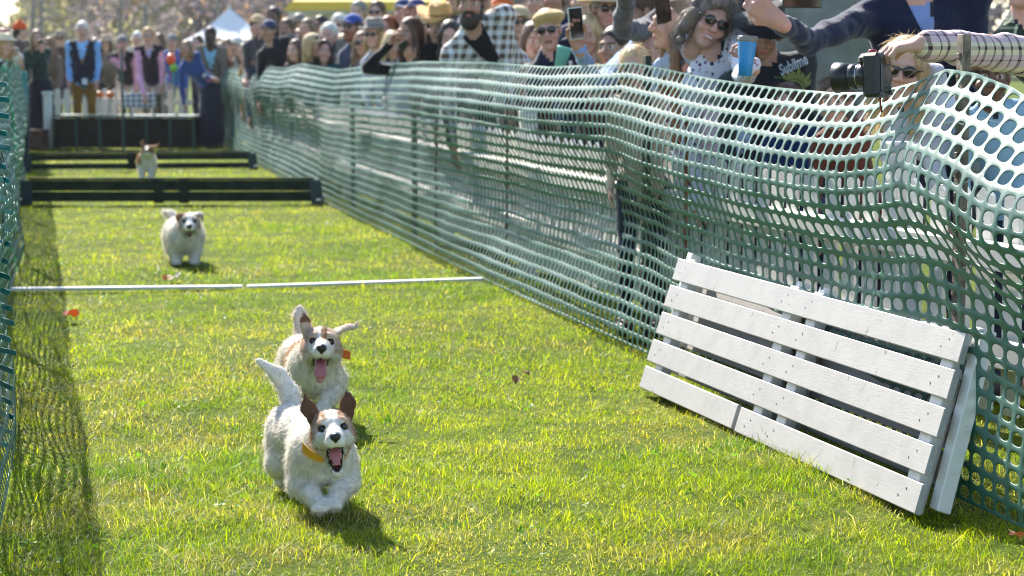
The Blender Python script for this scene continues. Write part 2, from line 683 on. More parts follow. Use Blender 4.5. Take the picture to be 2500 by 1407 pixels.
def build_grass():
    bands = [(4.55, 6.4, 17000, 1.0), (6.4, 8.6, 11500, 1.05), (8.6, 11.5, 5600, 1.25), (11.5, 16, 2800, 1.6), (16, 23, 1500, 2.1), (23, 34, 750, 2.8)]
    RX, RY, SC_ = [], [], []
    for y0, y1, dens, sc in bands:
        x0, x1 = -0.245 * y1 - 0.35, 0.245 * y0 + 0.5
        n = int((y1 - y0) * (x1 - x0) * dens)
        RY.append(rng.uniform(y0, y1, n)); RX.append(rng.uniform(x0, x1, n)); SC_.append(np.full(n, sc))
    x, y, sc = map(np.concatenate, (RX, RY, SC_))
    P = np.stack([x, y], 1)
    # nothing far behind the picket fence
    side = (P - G(1580, 870)[:2]) @ LNORM[:2]
    keep = side > -1.6
    keep &= rng.random(len(x)) < np.clip(-0.1 + 1.9 * (0.6 * vnoise(P, 5.5, 9) + 0.4 * vnoise(P, 14, 19)), 0.22, 1)
    x, y, sc, P = x[keep], y[keep], sc[keep], P[keep]
    n = len(x)
    lush = vnoise(P, 1.1, 1) * 0.55 + vnoise(P, 3.7, 2) * 0.45
    dry = vnoise(P, 1.9, 5) * 0.5 + vnoise(P, 7.0, 6) * 0.5
    tuft = vnoise(P, 2.3, 8)
    h = (0.013 + 0.021 * rng.random(n) ** 1.4) * (0.35 + 1.35 * np.clip(lush + 0.5 * (vnoise(P, 9, 25) - .5), 0, 1)) * (0.85 + 0.15 * sc)
    tall = rng.random(n) < 0.03 + 0.10 * np.clip(tuft - 0.6, 0, 1) * 2.5
    h[tall] *= rng.uniform(1.5, 2.6, tall.sum())
    w = rng.uniform(0.0010, 0.0021, n) * sc
    w[tall] *= 1.25
    az = rng.uniform(0, 2 * np.pi, n)
    lean = rng.uniform(0.25, 1.5, n)
    lean[rng.random(n) < 0.22] += 0.9
    straw = rng.random(n) < np.where(dry > 0.55, 0.32, 0.05)
    lie = straw & (rng.random(n) < 0.5)
    lean[lie] = rng.uniform(2.5, 6, lie.sum())
    h[lie] *= 0.5
    d = np.stack([np.cos(az), np.sin(az)], 1)
    wd = np.stack([-d[:, 1], d[:, 0]], 1)
    tw = rng.uniform(-0.9, 0.9, n)[:, None]
    wd = wd * np.cos(tw) + d * np.sin(tw)
    z0 = ground_z(x, y) * np.clip((40 - y) / 8, 0, 1) * np.clip((16 - np.abs(x + 3)) / 4, 0, 1) - 0.014
    def at(t):
        b = np.zeros((n, 3))
        b[:, 0] = x + d[:, 0] * h * lean * t ** 1.7
        b[:, 1] = y + d[:, 1] * h * lean * t ** 1.7
        b[:, 2] = z0 + h * t * (1 - 0.18 * np.minimum(lean, 2) * t)
        return b
    wz = np.concatenate([wd, np.zeros((n, 1))], 1)
    b0, b1, b2 = at(0.0), at(0.55), at(1.0)
    ww = w[:, None]
    V = np.stack([b0 - wz * ww * .5, b0 + wz * ww * .5, b1 - wz * ww * .45, b1 + wz * ww * .45, b2], 1)
    base = (np.arange(n) * 5)[:, None]
    T = np.stack([base + np.array(t) for t in ((0, 1, 3), (0, 3, 2), (2, 3, 4))], 1).reshape(-1, 3)
    g1, g2 = np.array((0.075, 0.170, 0.007)), np.array((0.33, 0.365, 0.010))
    u = np.clip(rng.normal(0.5, 0.25, n) + (0.5 - lush) * 0.9, 0, 1)[:, None]
    c = g1 * (1 - u) + g2 * u
    dr = np.clip((dry - 0.54) * 3.2, 0, 0.85)[:, None] * rng.random((n, 1))
    c = c * (1 - dr) + np.array((0.23, 0.16, 0.05)) * dr
    deep = np.clip((vnoise(P, 2.6, 61) * .6 + vnoise(P, 6.5, 62) * .4 - .56) * 6, 0, 1)[:, None]
    c = c * (1 - deep * .55) + np.array((0.045, 0.125, 0.010)) * deep * .55
    c[straw] = np.array((0.46, 0.42, 0.28)) * rng.uniform(0.55, 1.25, (straw.sum(), 1))
    c *= rng.uniform(0.75, 1.25, (n, 1))
    o = mk('grass', V.reshape(-1, 3), T, M_BLADE, smooth=False, col=np.repeat(c, 5, 0), kind='stuff')
    o['label'] = 'bright green mown grass with dry straw blades all over the lane'
build_grass()

def build_clover():
    """Broad little leaves between the blades."""
    n = 1500
    y = 4.7 + 7.5 * rng.random(n) ** 1.3
    x = rng.uniform(-0.25, 0.24, n) * y
    P = np.stack([x, y], 1)
    k = (vnoise(P, 1.6, 21) > 0.52) & (((P - G(1580, 870)[:2]) @ LNORM[:2]) > 0.02)
    x, y = x[k], y[k]
    mb = []
    V, T, Cc = [], [], []
    cnt = 0
    for xx, yy in zip(x, y):
        zz = float(ground_z(np.array(xx), np.array(yy))) + rng.uniform(0.012, 0.03)
        s = rng.uniform(0.005, 0.0095)
        a0 = rng.uniform(0, 6.28)
        tl = rng.normal(0, 0.35, 2)
        for q in range(3):
            a = a0 + q * 2.094
            pts = [(0, 0), (s * .8, -s * .55), (s * 1.5, 0), (s * .8, s * .55)]
            for px, py in pts:
                u = px * math.cos(a) - py * math.sin(a); v = px * math.sin(a) + py * math.cos(a)
                V.append((xx + u, yy + v, zz + u * tl[0] + v * tl[1] + 0.15 * px))
            T.append((cnt, cnt + 1, cnt + 2, cnt + 3)); cnt += 4
        Cc += [np.array((0.06, 0.17, 0.016)) * rng.uniform(0.7, 1.5)] * 12
    o = mk('clover', V, np.array(T), M_BLADE, smooth=False, col=np.array(Cc), kind='stuff')
    o['label'] = 'small broad clover leaves scattered in the grass'
build_clover()

# ================================================================ SNOW-FENCE NETTING
def mat_net():
    m, nt, b = nodes_of('green_plastic_net')
    f = noise(nt, 3.0, 4)
    nt.links.new(ramp(nt, f, [(0.3, (0.008, 0.10, 0.075)), (0.7, (0.014, 0.14, 0.105))]), b.inputs['Base Color'])
    b.inputs['Roughness'].default_value = 0.56
    b.inputs['Specular IOR Level'].default_value = 1.0
    b.inputs['IOR'].default_value = 1.75
    bump(nt, b, noise(nt, 90, 3), 0.25, 0.003)
    t = nt.nodes.new('ShaderNodeBsdfTranslucent')
    t.inputs['Color'].default_value = (0.005, 0.46, 0.25, 1)
    mx = nt.nodes.new('ShaderNodeMixShader')
    mx.inputs[0].default_value = 0.32
    out = nt.nodes['Material Output']
    nt.links.new(b.outputs[0], mx.inputs[1])
    nt.links.new(t.outputs[0], mx.inputs[2])
    nt.links.new(mx.outputs[0], out.inputs['Surface'])
    return m
M_NET = mat_net()
M_POST = mat_plain('dark_steel', (0.045, 0.05, 0.038), 0.6, 0.4, 12, metal=0.2, bmp=0.3)
M_RUST = mat_plain('rusty_steel', (0.16, 0.065, 0.03), 0.85, 0.5, 20, bmp=0.4)
M_WEATH = mat_plain('weathered_steel', (0.20, 0.155, 0.115), 0.7, 0.6, 25, bmp=0.5)

def polyline(pts):
    pts = np.asarray(pts, float)
    s = np.concatenate([[0], np.cumsum(np.linalg.norm(np.diff(pts, axis=0), axis=1))])
    return s, pts

NET_PX = [(2720, 1400), (2490, 1300), (1580, 872), (1200, 698), (780, 491), (640, 412), (560, 367)]
NET_PTS = [G(*p) for p in NET_PX]
NET_PTS.append(NET_PTS[-1] + LDIR * 4.0)
NET_S, NET_PTS = polyline(NET_PTS)

def net_base(s):
    return np.stack([np.interp(s, NET_S, NET_PTS[:, k]) for k in range(3)], -1)

_ss = np.linspace(0, NET_S[-1], 600)
_bx = np.array([px_of(p)[0] for p in net_base(_ss)])
def s_at(px):
    """Distance along the right-hand net for the place seen at pixel column px."""
    return float(np.interp(-px, -_bx, _ss))

_top = []
for px, py in [(2720, 300), (2500, 262), (2420, 212), (2330, 178), (2262, 168), (2190, 200), (2100, 224), (2000, 226), (1850, 212), (1700, 192), (1600, 172),
               (1500, 153), (1420, 158), (1300, 163), (1160, 152), (1000, 150), (870, 160), (800, 170), (720, 155), (680, 166), (640, 163), (610, 182), (565, 170)]:
    b = net_base(s_at(px))
    d = math.hypot(b[0], b[1])
    _top.append((s_at(px), CAMH - (py - HORIZON) * b[1] / FPX))
_top.sort()
_top.append((NET_S[-1], 1.18))
TOP_S, TOP_Z = np.array(_top).T
POST_PX = [2262, 1505, 970, 825, 640]

def lerp_tab(tab):
    tab = sorted((s_at(p), v) for p, v in tab)
    a = np.array(tab)
    return lambda s: np.interp(s, a[:, 0], a[:, 1])
BULGE = lerp_tab([(2720, .13), (2450, .13), (2262, .095), (2050, .095), (1750, .10), (1505, .06), (1300, .10), (1100, .08), (970, .03), (900, .05), (825, .0), (730, .10), (640, .05), (560, .05)])
FLARE = lerp_tab([(2720, .0), (2490, .0), (2250, -.01), (1650, .0), (1540, .07), (1350, .13), (1200, .13), (1120, .06), (1000, .02), (860, .0), (790, .02), (700, .12), (640, .08)])

def net_off(s, t):
    """Sideways push of the net towards the lane; t = height fraction."""
    wl = np.where(t < 0.72, 0.15, 0.24)
    o = BULGE(s) * np.exp(-((t - 0.72) / wl) ** 2)
    o = o - FLARE(s) * (1 - np.exp(-(t / 0.20) ** 2)) * (1 - np.clip((t - .42) / .4, 0, 1))
    o = o - 0.06 * np.clip((t - 0.80) / 0.20, 0, 1) ** 1.4 - 0.05 * np.clip((t - .3) / .7, 0, 1) * np.clip((s - s_at(1900)) / 3, 0, 1)
    fold = np.sin(s * 4.1 + t * 7.5) * 0.007 + np.sin(s * 1.7 - t * 9 + 1.3) * 0.012 + np.sin(s * 9.3 + t * 15 + .6) * 0.004
    # diagonal creases pulled towards the posts
    for p in POST_PX[:2]:
        ds = s - s_at(p)
        fold = fold + 0.012 * np.exp(-((t - 0.52 + 0.32 * np.abs(ds)) / 0.05) ** 2) * np.exp(-(ds / 0.7) ** 2)
    w = np.sin(np.pi * np.clip(t, 0, 1)) ** 0.5
    return o + fold * w

def net_mesh(base_f, top_f, off_f, nrm, s0, s1, pitch, rows, N, slant=None, thick=0.0016):
    nc = int((s1 - s0) / pitch)
    e = 0.375, 0.335
    ang = (np.arange(N) / N) * 2 * np.pi
    cs, sn = np.cos(ang), np.sin(ang)
    sup = (np.abs(cs) ** 2.6 + np.abs(sn) ** 2.6) ** (-1 / 2.6)
    hole = np.stack([0.5 + e[0] * sup * cs, 0.5 + e[1] * sup * sn], 1)
    mxx = np.maximum(np.abs(cs), np.abs(sn))
    outer = np.round(np.stack([0.5 + 0.5 * cs / mxx, 0.5 + 0.5 * sn / mxx], 1) * 8) / 8 if N == 16 else np.round(np.stack([0.5 + 0.5 * cs / mxx, 0.5 + 0.5 * sn / mxx], 1) * 2) / 2
    mid = outer * 0.22 + hole * 0.78
    rings = [(outer, 1.0), (mid, 0.97), (hole, 0.0), (outer, -0.7)]
    I, J = np.meshgrid(np.arange(nc), np.arange(rows), indexing='ij')
    I, J = I.ravel(), J.ravel()
    U, H = [], []
    jit = rng.uniform(-0.03, 0.03, (len(I), 1, 2))
    for k, (r, hh) in enumerate(rings):
        p = r[None] + np.stack([I, J], 1)[:, None, :]
        if k in (1, 2):
            p = p + jit
        U.append(p); H.append(np.full((len(I), N), hh))
    U = np.stack(U, 1); H = np.stack(H, 1)                   # cells, ring, N
    nV = len(I) * 4 * N
    idx = np.arange(nV).reshape(len(I), 4, N)
    a = np.arange(N); b = (a + 1) % N
    F = []
    for r0, r1 in ((0, 1), (1, 2), (2, 3)):
        F.append(np.stack([idx[:, r0][:, a], idx[:, r0][:, b], idx[:, r1][:, b], idx[:, r1][:, a]], -1).reshape(-1, 4))
    F = np.concatenate(F)
    U = U.reshape(-1, 2); H = H.reshape(-1)
    # weld
    key = np.round(np.concatenate([U * 64, H[:, None] * 8], 1)).astype(np.int64)
    key = (key[:, 0] * 4096 + key[:, 1]) * 64 + key[:, 2] + 16
    _, first, inv = np.unique(key, return_index=True, return_inverse=True)
    U, H = U[first], H[first]
    F = inv.reshape(-1)[F]
    s = s0 + U[:, 0] * pitch
    t = U[:, 1] / rows
    if slant is not None:
        s = s + slant(s, t)
    def pos(s, t):
        zt = top_f(s)
        zz = 0.015 + (zt - 0.015) * t
        return base_f(s) + nrm * off_f(s, t)[:, None] + np.array((0, 0, 1.0)) * zz[:, None]
    P = pos(s, t)
    ds = (pos(s + 0.01, t) - P) / 0.01
    dt = (pos(s, t + 0.01) - P) / 0.01
    nn = np.cross(dt, ds)
    nn /= np.linalg.norm(nn, axis=1, keepdims=True)
    nn *= np.sign(nn @ nrm)[:, None]
    P = P + nn * (H * thick)[:, None]
    return P, F

def t_post(mb, base, h, lean=(0, 0), w=0.035):
    """Steel T-post: flange, web and the row of studs."""
    base = np.asarray(base, float)
    d = np.array((lean[0], lean[1], h))
    ax = np.array([LDIR, -LNORM, (0, 0, 1.0)])
    up = d / np.linalg.norm(d)
    ax = np.array([LDIR, np.cross(up, LDIR), up])
    c = base + d / 2
    mb.box(c, (w, 0.006, h + .1), ax, 0.001)
    mb.box(c - ax[1] * 0.016, (0.006, 0.026, h + .1), ax, 0.001)
    for k in range(int(h / 0.055)):
        mb.box(base + up * (0.06 + k * 0.055) + ax[1] * 0.006, (0.02, 0.009, 0.016), ax, 0.002)

net = thing('net_fence', 'long green plastic snow fence netting sagging between posts along the right side of the lane', 'fence', net_base(2.0), )
def slant_r(s, t):
    return 0.055 * np.sin((t - 0.35) * 4.2) * np.clip((s_at(1500) - s) / 3, 0.15, 1) * np.clip((t - .3) / .4, 0, 1) - 0.03 * np.clip((0.45 - np.abs(t - 0.45)), 0, 1) * np.clip((s_at(1700) - s) / 2, 0, 1)
topR = lambda s: np.interp(s, TOP_S, TOP_Z)
s_split = s_at(1120)
pitch = 0.074
n1 = int(s_split / pitch)
V, F = net_mesh(net_base, topR, net_off, LNORM, 0.0, n1 * pitch + 1e-6, pitch, 22, 16, slant_r)
mk('netting', V, F, M_NET, net)
V, F = net_mesh(net_base, topR, net_off, LNORM, n1 * pitch, NET_S[-1] - 0.01, pitch, 22, 8, slant_r)
mk('netting', V, F, M_NET, net)
for px in POST_PX:
    s = s_at(px)
    mb = MB()
    ztop = float(topR(s)) + (0.045 if px == 2262 else -0.02)
    back = 0.075 if px == 2262 else 0.035 - min(float(net_off(np.array(s), np.array(t))) for t in np.linspace(.05, .95, 19))
    t_post(mb, net_base(s) - LNORM * max(back, .06), ztop, w=0.042)
    mb.build('stake', M_WEATH if px == 2262 else M_POST, net)
for px, h in ((1633, 1.0), (1175, 1.12), (1030, 1.05)):
    mb = MB()
    off_ = .03 - min(float(net_off(np.array(s_at(px)), np.array(t))) for t in np.linspace(.05, .95, 19))
    mb.tube([net_base(s_at(px)) - LNORM * off_ + (0, 0, -0.1), net_base(s_at(px)) - LNORM * (off_ + .005) + (0, 0, h)], 0.009, 6)
    mb.build('rod', M_RUST, net)
# white cable ties and twists of cord on the tall post
mb = MB()
pb = net_base(s_at(2262)) - LNORM * 0.05
for z in (0.62, 0.86, 1.03):
    th = np.linspace(0, 2 * np.pi, 14)
    mb.tube(np.stack([pb[0] + 0.034 * np.cos(th), pb[1] + 0.034 * np.sin(th), z + 0.004 * np.sin(3 * th)], 1), 0.0022, 5, False)
    mb.tube([pb + (0.03, 0, z - 0), pb + (0.07, -0.02, z + .015), pb + (0.14, -0.05, z - .002)], 0.0016, 5)
mb.build('cable_ties', mat_plain('white_nylon', (0.7, 0.7, 0.68), 0.4), net, kind='stuff')

# left-hand net
L0, L1 = G(-26, 1150), G(55, 382)
LL = np.linalg.norm(L1 - L0)
ldir = (L1 - L0) / LL
lnrm = np.array((ldir[1], -ldir[0], 0.0))        # towards the lane
left_base = lambda s: L0 + ldir * np.asarray(s)[..., None]
left_top = lambda s: 1.17 + 0.03 * np.sin(np.asarray(s) * 1.3) + 0.02 * np.sin(np.asarray(s) * 3.1)
def left_off(s, t):
    return (0.05 + .03 * np.sin(s * 1.1)) * np.exp(-((t - 0.62) / 0.25) ** 2) + 0.07 * np.exp(-(t / 0.15) ** 2) * (0.5 + 0.5 * np.sin(s * 0.9 + 1)) + \
        (np.sin(s * 4.4 + t * 8) * 0.014 + np.sin(s * 2.1 - t * 10) * 0.014) * np.sin(np.pi * np.clip(t, 0, 1)) ** .5
netl = thing('net_fence', 'green plastic snow fence netting along the left edge, seen edge on with cut ends', 'fence', L0)
V, F = net_mesh(left_base, left_top, left_off, lnrm, 0.35 - pitch * 36, 0.35 + pitch * 75, pitch, 22, 16)
mk('netting', V, F, M_NET, netl)
V, F = net_mesh(left_base, left_top, left_off, lnrm, 0.35 + pitch * 75, LL + 6.5, pitch, 22, 8)
mk('netting', V, F, M_NET, netl)
mb = MB()
M_TEAL = mat_plain('teal_strand', (0.01, 0.20, 0.20), 0.35, 0.2, 40)
for k in range(24):
    z = 0.03 + k * 0.0483
    p = L0 + ldir * 0.36 + np.array((0, 0, z))
    L_ = rng.uniform(0.10, 0.17)
    a = rng.uniform(-.35, .2)
    q = p - ldir * L_ * .8 + lnrm * (0.075 * (1 + .5 * a)) + np.array((0, 0, -0.012 + .02 * a))
    ax = np.array([(q - p) / np.linalg.norm(q - p), np.cross((0, 0, 1), (q - p) / np.linalg.norm(q - p)), (0, 0, 1.0)])
    mb.box((p + q) / 2, (np.linalg.norm(q - p), 0.0025, 0.016), ax)
mb.build('cut_strands', M_TEAL, netl, kind='stuff')
for s in (3.2, 7.0, 11.0, 15.0, 19.0, 23.0):
    mb = MB()
    t_post(mb, L0 + ldir * s - lnrm * 0.05, 1.15)
    mb.build('stake', M_POST, netl)

# ================================================================ WHITE PICKET FENCE
def mat_white_wood(name, c=(0.74, 0.73, 0.73), dirt=0.35):
    m, nt, b = nodes_of(name)
    tc = nt.nodes.new('ShaderNodeTexCoord')
    f = noise(nt, 11, 5, tc.outputs['Object'])
    g = noise(nt, 55, 3, tc.outputs['Object'], stretch=(1, 1, 1))
    col = ramp(nt, f, [(0.30, tuple(x * (1 - dirt * .16) for x in c)), (0.6, c)])
    sp = ramp(nt, g, [(0.24, (0.30, 0.26, 0.20)), (0.31, (1, 1, 1))])
    col = mixc(nt, dirt, col, mixc(nt, 1.0, col, sp, 'MULTIPLY'))
    sc1 = noise(nt, 26, 2, tc.outputs['Object'], stretch=(1.0, 1.0, 0.12))
    sc2 = noise(nt, 5, 3, tc.outputs['Object'])
    mk_ = ramp(nt, mth(nt, 'ADD', sc1, mth(nt, 'MULTIPLY', sc2, 0.5)), [(0.50, (0.42, 0.38, 0.27)), (0.54, (1, 1, 1))])
    nt.links.new(mixc(nt, dirt * 0.8, col, mixc(nt, 1.0, col, mk_, 'MULTIPLY')), b.inputs['Base Color'])
    b.inputs['Roughness'].default_value = 0.55
    b.inputs['Specular IOR Level'].default_value = 0.4
    bump(nt, b, noise(nt, 30, 5, tc.outputs['Object'], stretch=(1, 1, 6)), 0.13, 0.005)
    return m
M_WHITE = mat_white_wood('white_painted_wood', (0.42, 0.40, 0.385), 0.8)
M_WHITE2 = mat_white_wood('chalky_white_paint', (0.80, 0.78, 0.73), 0.5)

pk = thing('picket_fence', 'low white picket fence running behind the green netting in front of the crowd', 'fence', net_base(1.0) - LNORM * 0.6)
def picket_path(s):
    d = np.interp(s, [0, s_at(2300), s_at(1720), s_at(1320), 40], [0.62, 0.58, 0.36, 0.27, 0.22])
    return net_base(s) - LNORM * d
pm = MB()
pw, ph = 0.088, 0.68
pm.box((0, 0, ph / 2), (pw, 0.018, ph), None, 0.002)
pm.add([(-pw / 2 + .002, -.009, ph), (pw / 2 - .002, -.009, ph), (pw / 2 - .002, .009, ph), (-pw / 2 + .002, .009, ph), (0, -.009, ph + .03), (0, .009, ph + .03)],
       [(0, 4, 5, 3), (1, 2, 5, 4)], [(0, 1, 4), (2, 3, 5)])
Vp, Fp = pm.out()
psrc = None
s = 0.05
k = 0
pk_org = np.array(pk.location)
while s < NET_S[-1] - 3.0 and k < 190:
    c = picket_path(s); c[2] = 0.10
    t = picket_path(s + .05) - picket_path(s)
    a = math.atan2(t[1], t[0])
    tilt = rng.normal(0, 0.012)
    M = Matrix.Translation(Vector(c - pk_org)) @ Matrix.Rotation(a, 4, 'Z') @ Matrix.Rotation(tilt, 4, 'Y')
    if psrc is None:
        psrc = mk('picket', Vp, Fp, M_WHITE2, None, False)
        psrc.parent = pk
        psrc.matrix_local = M
    else:
        share(psrc, 'picket', pk, M)
    s += 0.152; k += 1
send = s
ss = np.arange(0, send, 1.2)
for i in range(0, len(ss) - 2, 2):
    for z, hh in ((0.30, 0.09), (0.60, 0.085)):
        a, b = picket_path(ss[i]), picket_path(ss[i + 2])
        d = (b - a); L_ = np.linalg.norm(d); d /= L_
        nn = np.array((-d[1], d[0], 0))
        mb = MB()
        mb.box((a + b) / 2 + nn * 0.035 + np.array((0, 0, z)), (L_ - .006, 0.045, hh), np.array([d, nn, (0, 0, 1)]), 0.006)
        mb.build('rail', M_WHITE2, pk)
    mb = MB()
    mb.box(picket_path(ss[i]) - LNORM * 0.06 + np.array((0, 0, .45)), (0.09, 0.09, 0.95), np.array([LDIR, LNORM, (0, 0, 1)]), 0.006)
    mb.build('post', M_WHITE2, pk)

# low fence added outside the left netting to deepen its shadow
pl = thing('picket_fence', 'low white picket fence added outside the left netting to deepen its shadow', 'fence', L0 - lnrm * 0.15)
for k in range(150):
    c = L0 + ldir * (-2.0 + k * 0.152) - lnrm * 0.16 + np.array((0, 0, 0.10))
    M = Matrix.Translation(Vector(c - np.array(pl.location))) @ Matrix.Rotation(math.atan2(ldir[1], ldir[0]), 4, 'Z') @ Matrix.Rotation(rng.normal(0, .012), 4, 'Y')
    share(psrc, 'picket', pl, M)
for k in range(9):
    for z in (0.30, 0.60):
        mb = MB()
        mb.box(L0 + ldir * (-0.9 + k * 2.45) - lnrm * 0.20 + np.array((0, 0, z)), (2.44, 0.045, 0.09), np.array([ldir, (-ldir[1], ldir[0], 0), (0, 0, 1)]), 0.006)
        mb.build('rail', M_WHITE2, pl)

# ================================================================ WHITE SLATTED JUMPS LEANING ON THE NET
def white_panel(label, bl, br, tl, tr, split, thick=0.02, posts=(0.035, 0.46, 0.545, 0.955), back=False):
    bl, br, tl, tr = (np.asarray(p, float) for p in (bl, br, tl, tr))
    root = thing('jump_panel', label, 'jump panel', (bl + br) / 2, 'white slatted jump panels')
    u = br - bl
    L_ = np.linalg.norm(u); u /= L_
    v = (tl + tr) / 2 - (bl + br) / 2
    H_ = np.linalg.norm(v); v /= H_
    n = np.cross(u, v); n /= np.linalg.norm(n)
    if (n[0] > 0) != back:
        n = -n
    ax = np.array([u, n, v])
    pitch_ = H_ / 5
    wd = pitch_ * 0.785
    for i in range(4 if back else 5):
        c0 = bl + v * (pitch_ * (i + .55 * back) + wd / 2)
        segs = [(0, .972 if back else 1)] if not (i == 0 and split) else [(0, split), (split + .012, 1)]
        for a, b in segs:
            dl = rng.normal(0, 0.004)
            mb = MB()
            mb.box(c0 + u * (L_ * (a + b) / 2 + dl) + n * rng.normal(0.012, .001) + v * rng.normal(0, .0015), (L_ * (b - a), thick, wd), np.array([u, n, v]) @ rotm(0, 0, rng.normal(0, .0012)), 0.0025)
            mb.build('plank', M_WHITE, root)
    for f in posts:
        mb = MB()
        mb.box(bl + u * (L_ * f) + v * (H_ * 0.485) - n * 0.020, (0.05 if back else 0.07, 0.042, H_ * 0.97), ax, 0.003)
        mb.build('batten', M_WHITE2, root)
    mb = MB()
    for f in posts:
        for i in range(5):
            for dx in (-.018, .018):
                if back:
                    continue
                mb.box(bl + u * (L_ * f + dx) + v * (pitch_ * i + wd * (0.35 if dx < 0 else .65)) + n * .0228, (.005, .0012, .005), ax)
    if not back:
        mb.build('screw_heads', mat_plain('grey_screw', (0.25, 0.24, 0.22), 0.5), root, kind='stuff')
    return root, u, v, n
zt = 0.49
pbl, pbr = G(1572, 950), G(2250, 1260)
ptl, ptr = G(1672, 619, zt), G(2386, 800, zt)
white_panel('white slatted wooden jump panel with five planks leaning against the green netting, in front', pbl, pbr, ptl, ptr, 0.41)
sh = -LNORM * 0.075
white_panel('second white slatted panel tucked behind the first, only its end post showing', pbl + sh * 1.2 + LDIR * 0.12, pbr + sh * 1.05 - LDIR * 0.02, ptl + sh * .75 + LDIR * 0.12, ptr + sh * .98 - LDIR * 0.03 + (0, 0, .0), None, posts=(0.03, 0.46, 0.545, 0.985), back=True)

# ================================================================ DARK GREEN HURDLES
M_HURDLE = mat_plain('dark_green_paint', (0.015, 0.030, 0.017), 0.75, 0.4, 9, spec=0.2, bmp=.3)
M_HEND = mat_plain('blue_green_paint', (0.012, 0.045, 0.06), 0.45, 0.25, 10)
def hurdle(label, xl, xr, yl, yr, px_h, mids, rails):
    a, b = G(xl, yl), G(xr, yr)
    root = thing('hurdle', label, 'hurdle', (a + b) / 2, 'dark green hurdles across the lane')
    u = b - a; L_ = np.linalg.norm(u); u /= L_
    n = np.array((u[1], -u[0], 0))           # towards the camera
    ax = np.array([u, -n, (0, 0, 1.0)])
    for z, hh in rails:
        mb = MB()
        mb.box((a + b) / 2 + n * 0.02 + np.array((0, 0, z)), (L_ - .12, 0.02, hh), ax, 0.003)
        mb.build('rail', M_HURDLE, root)
    top = rails[0][0] + rails[0][1] / 2
    for e, sgn in ((a, 1), (b, -1)):
        mb = MB()
        p = e + u * sgn * 0.05
        mb.box(p + n * 0.036 + np.array((0, 0, top / 2 - .01)), (0.10, 0.012, top + .02), ax @ rotm(0, 0, sgn * 0.10 if sgn < 0 else 0.0), 0.003)
        mb.build('end_board', M_HEND, root)
        mb = MB()
        for dn in (-.16, .16):
            mb.box(p - u * sgn * .03 + n * dn + np.array((0, 0, 0.03)), (0.04, 0.30, 0.04), ax, 0.004)
        mb.build('foot', M_HEND, root)
    for f in mids:
        mb = MB()
        mb.box(a + u * L_ * f + n * 0.004 + np.array((0, 0, top / 2 + .003)), (0.085, 0.010, top), ax, 0.003)
        mb.build('post', M_HURDLE, root)
    mb = MB()
    mb.box((a + b) / 2 + n * 0.02 + np.array((0, 0, top + .012)), (L_ - .14, 0.035, 0.018), ax, 0.003)
    mb.build('cap_rail', M_HURDLE, root)
hurdle('nearer dark green two rail hurdle across the lane behind the fluffy white dog', 52, 788, 498, 497, 0, (0.455, 0.54), ((0.155, 0.09), (0.062, 0.085)))
hurdle('farther dark green two rail hurdle with a dog jumping over it', 56, 628, 417, 413, 0, (0.46,), ((0.145, 0.07), (0.045, 0.065)))

# ================================================================ WHITE LATHS ON THE GRASS
M_LATH = mat_white_wood('lath_paint', (0.78, 0.77, 0.75), 0.3)
for i, (a, b, lab) in enumerate((((22, 712), (592, 706), 'white lath lying across the grass, left half of the finish line'),
                                 ((604, 706), (1178, 687), 'white lath lying across the grass, right half of the finish line'))):
    p, q = G(*a), G(*b)
    u = (q - p); L_ = np.linalg.norm(u); u /= L_
    mb = MB()
    mb.box((p + q) / 2 + np.array((0, 0, 0.012)), (L_, 0.055, 0.016), np.array([u, (-u[1], u[0], 0), (0, 0, 1)]), 0.003)
    o = mb.build('white_lath', M_LATH, None, origin=(p + q) / 2)
    tag(o, lab, 'lath', 'white finish line laths')

# ================================================================ STARTING BOX, STAKE, TABLE
M_BOX = mat_plain('dark_trap_mesh', (0.018, 0.018, 0.013), 0.85, 0.4, 9, spec=0.15)
M_BOXF = mat_plain('trap_green', (0.012, 0.075, 0.055), 0.4, 0.3, 12)
M_LID = mat_plain('trap_lid', (0.33, 0.36, 0.33), 0.35, 0.2, 8)
a, b = G(132, 364), G(474, 366)
u = b - a; LB = np.linalg.norm(u); u /= LB
nb = np.array((u[1], -u[0], 0))
axb = np.array([u, -nb, (0, 0, 1.0)])
HB = (366 - 288) / FPX * a[1]
root = thing('starting_box', 'long low dark green starting box at the far end of the lane', 'starting box', (a + b) / 2)
for i in range(6):
    mb = MB()
    mb.box(a + u * LB * (i + .5) / 6 + np.array((0, 0, HB / 2 - .01)), (LB / 6 - .012, 0.02, HB - .06), axb, 0.003)
    mb.build('gate', M_BOX, root)
for i in range(7):
    mb = MB()
    mb.box(a + u * LB * i / 6 + nb * .006 + np.array((0, 0, HB / 2)), (0.03, 0.035, HB), axb, 0.003)
    mb.build('upright', M_BOXF, root)
for f0, f1 in ((0, .497), (.503, 1)):
    mb = MB()
    mb.box(a + u * LB * (f0 + f1) / 2 - nb * 0.22 + np.array((0, 0, HB + .012)), (LB * (f1 - f0), 0.52, 0.03), axb, 0.006)
    mb.build('lid', M_LID if f0 else M_BOXF, root)
mb = MB()
mb.box((a + b) / 2 - nb * 0.46 + np.array((0, 0, HB / 2 - .01)), (LB, 0.02, HB - .03), axb, 0.003)
for e in (a + u * .02, b - u * .02):
    mb.box(e - nb * 0.235 + np.array((0, 0, HB / 2 - .01)), (0.02, 0.43, HB - .03), axb, 0.003)
mb.build('body', M_BOX, root)
mb = MB()
for f in (.56, .72, .88):
    mb.tube([a + u * LB * f + np.array((0, 0, HB + .02)), a + u * LB * f + np.array((0, 0, HB + .06))], 0.02, 8)
mb.build('catch', M_LID, root)

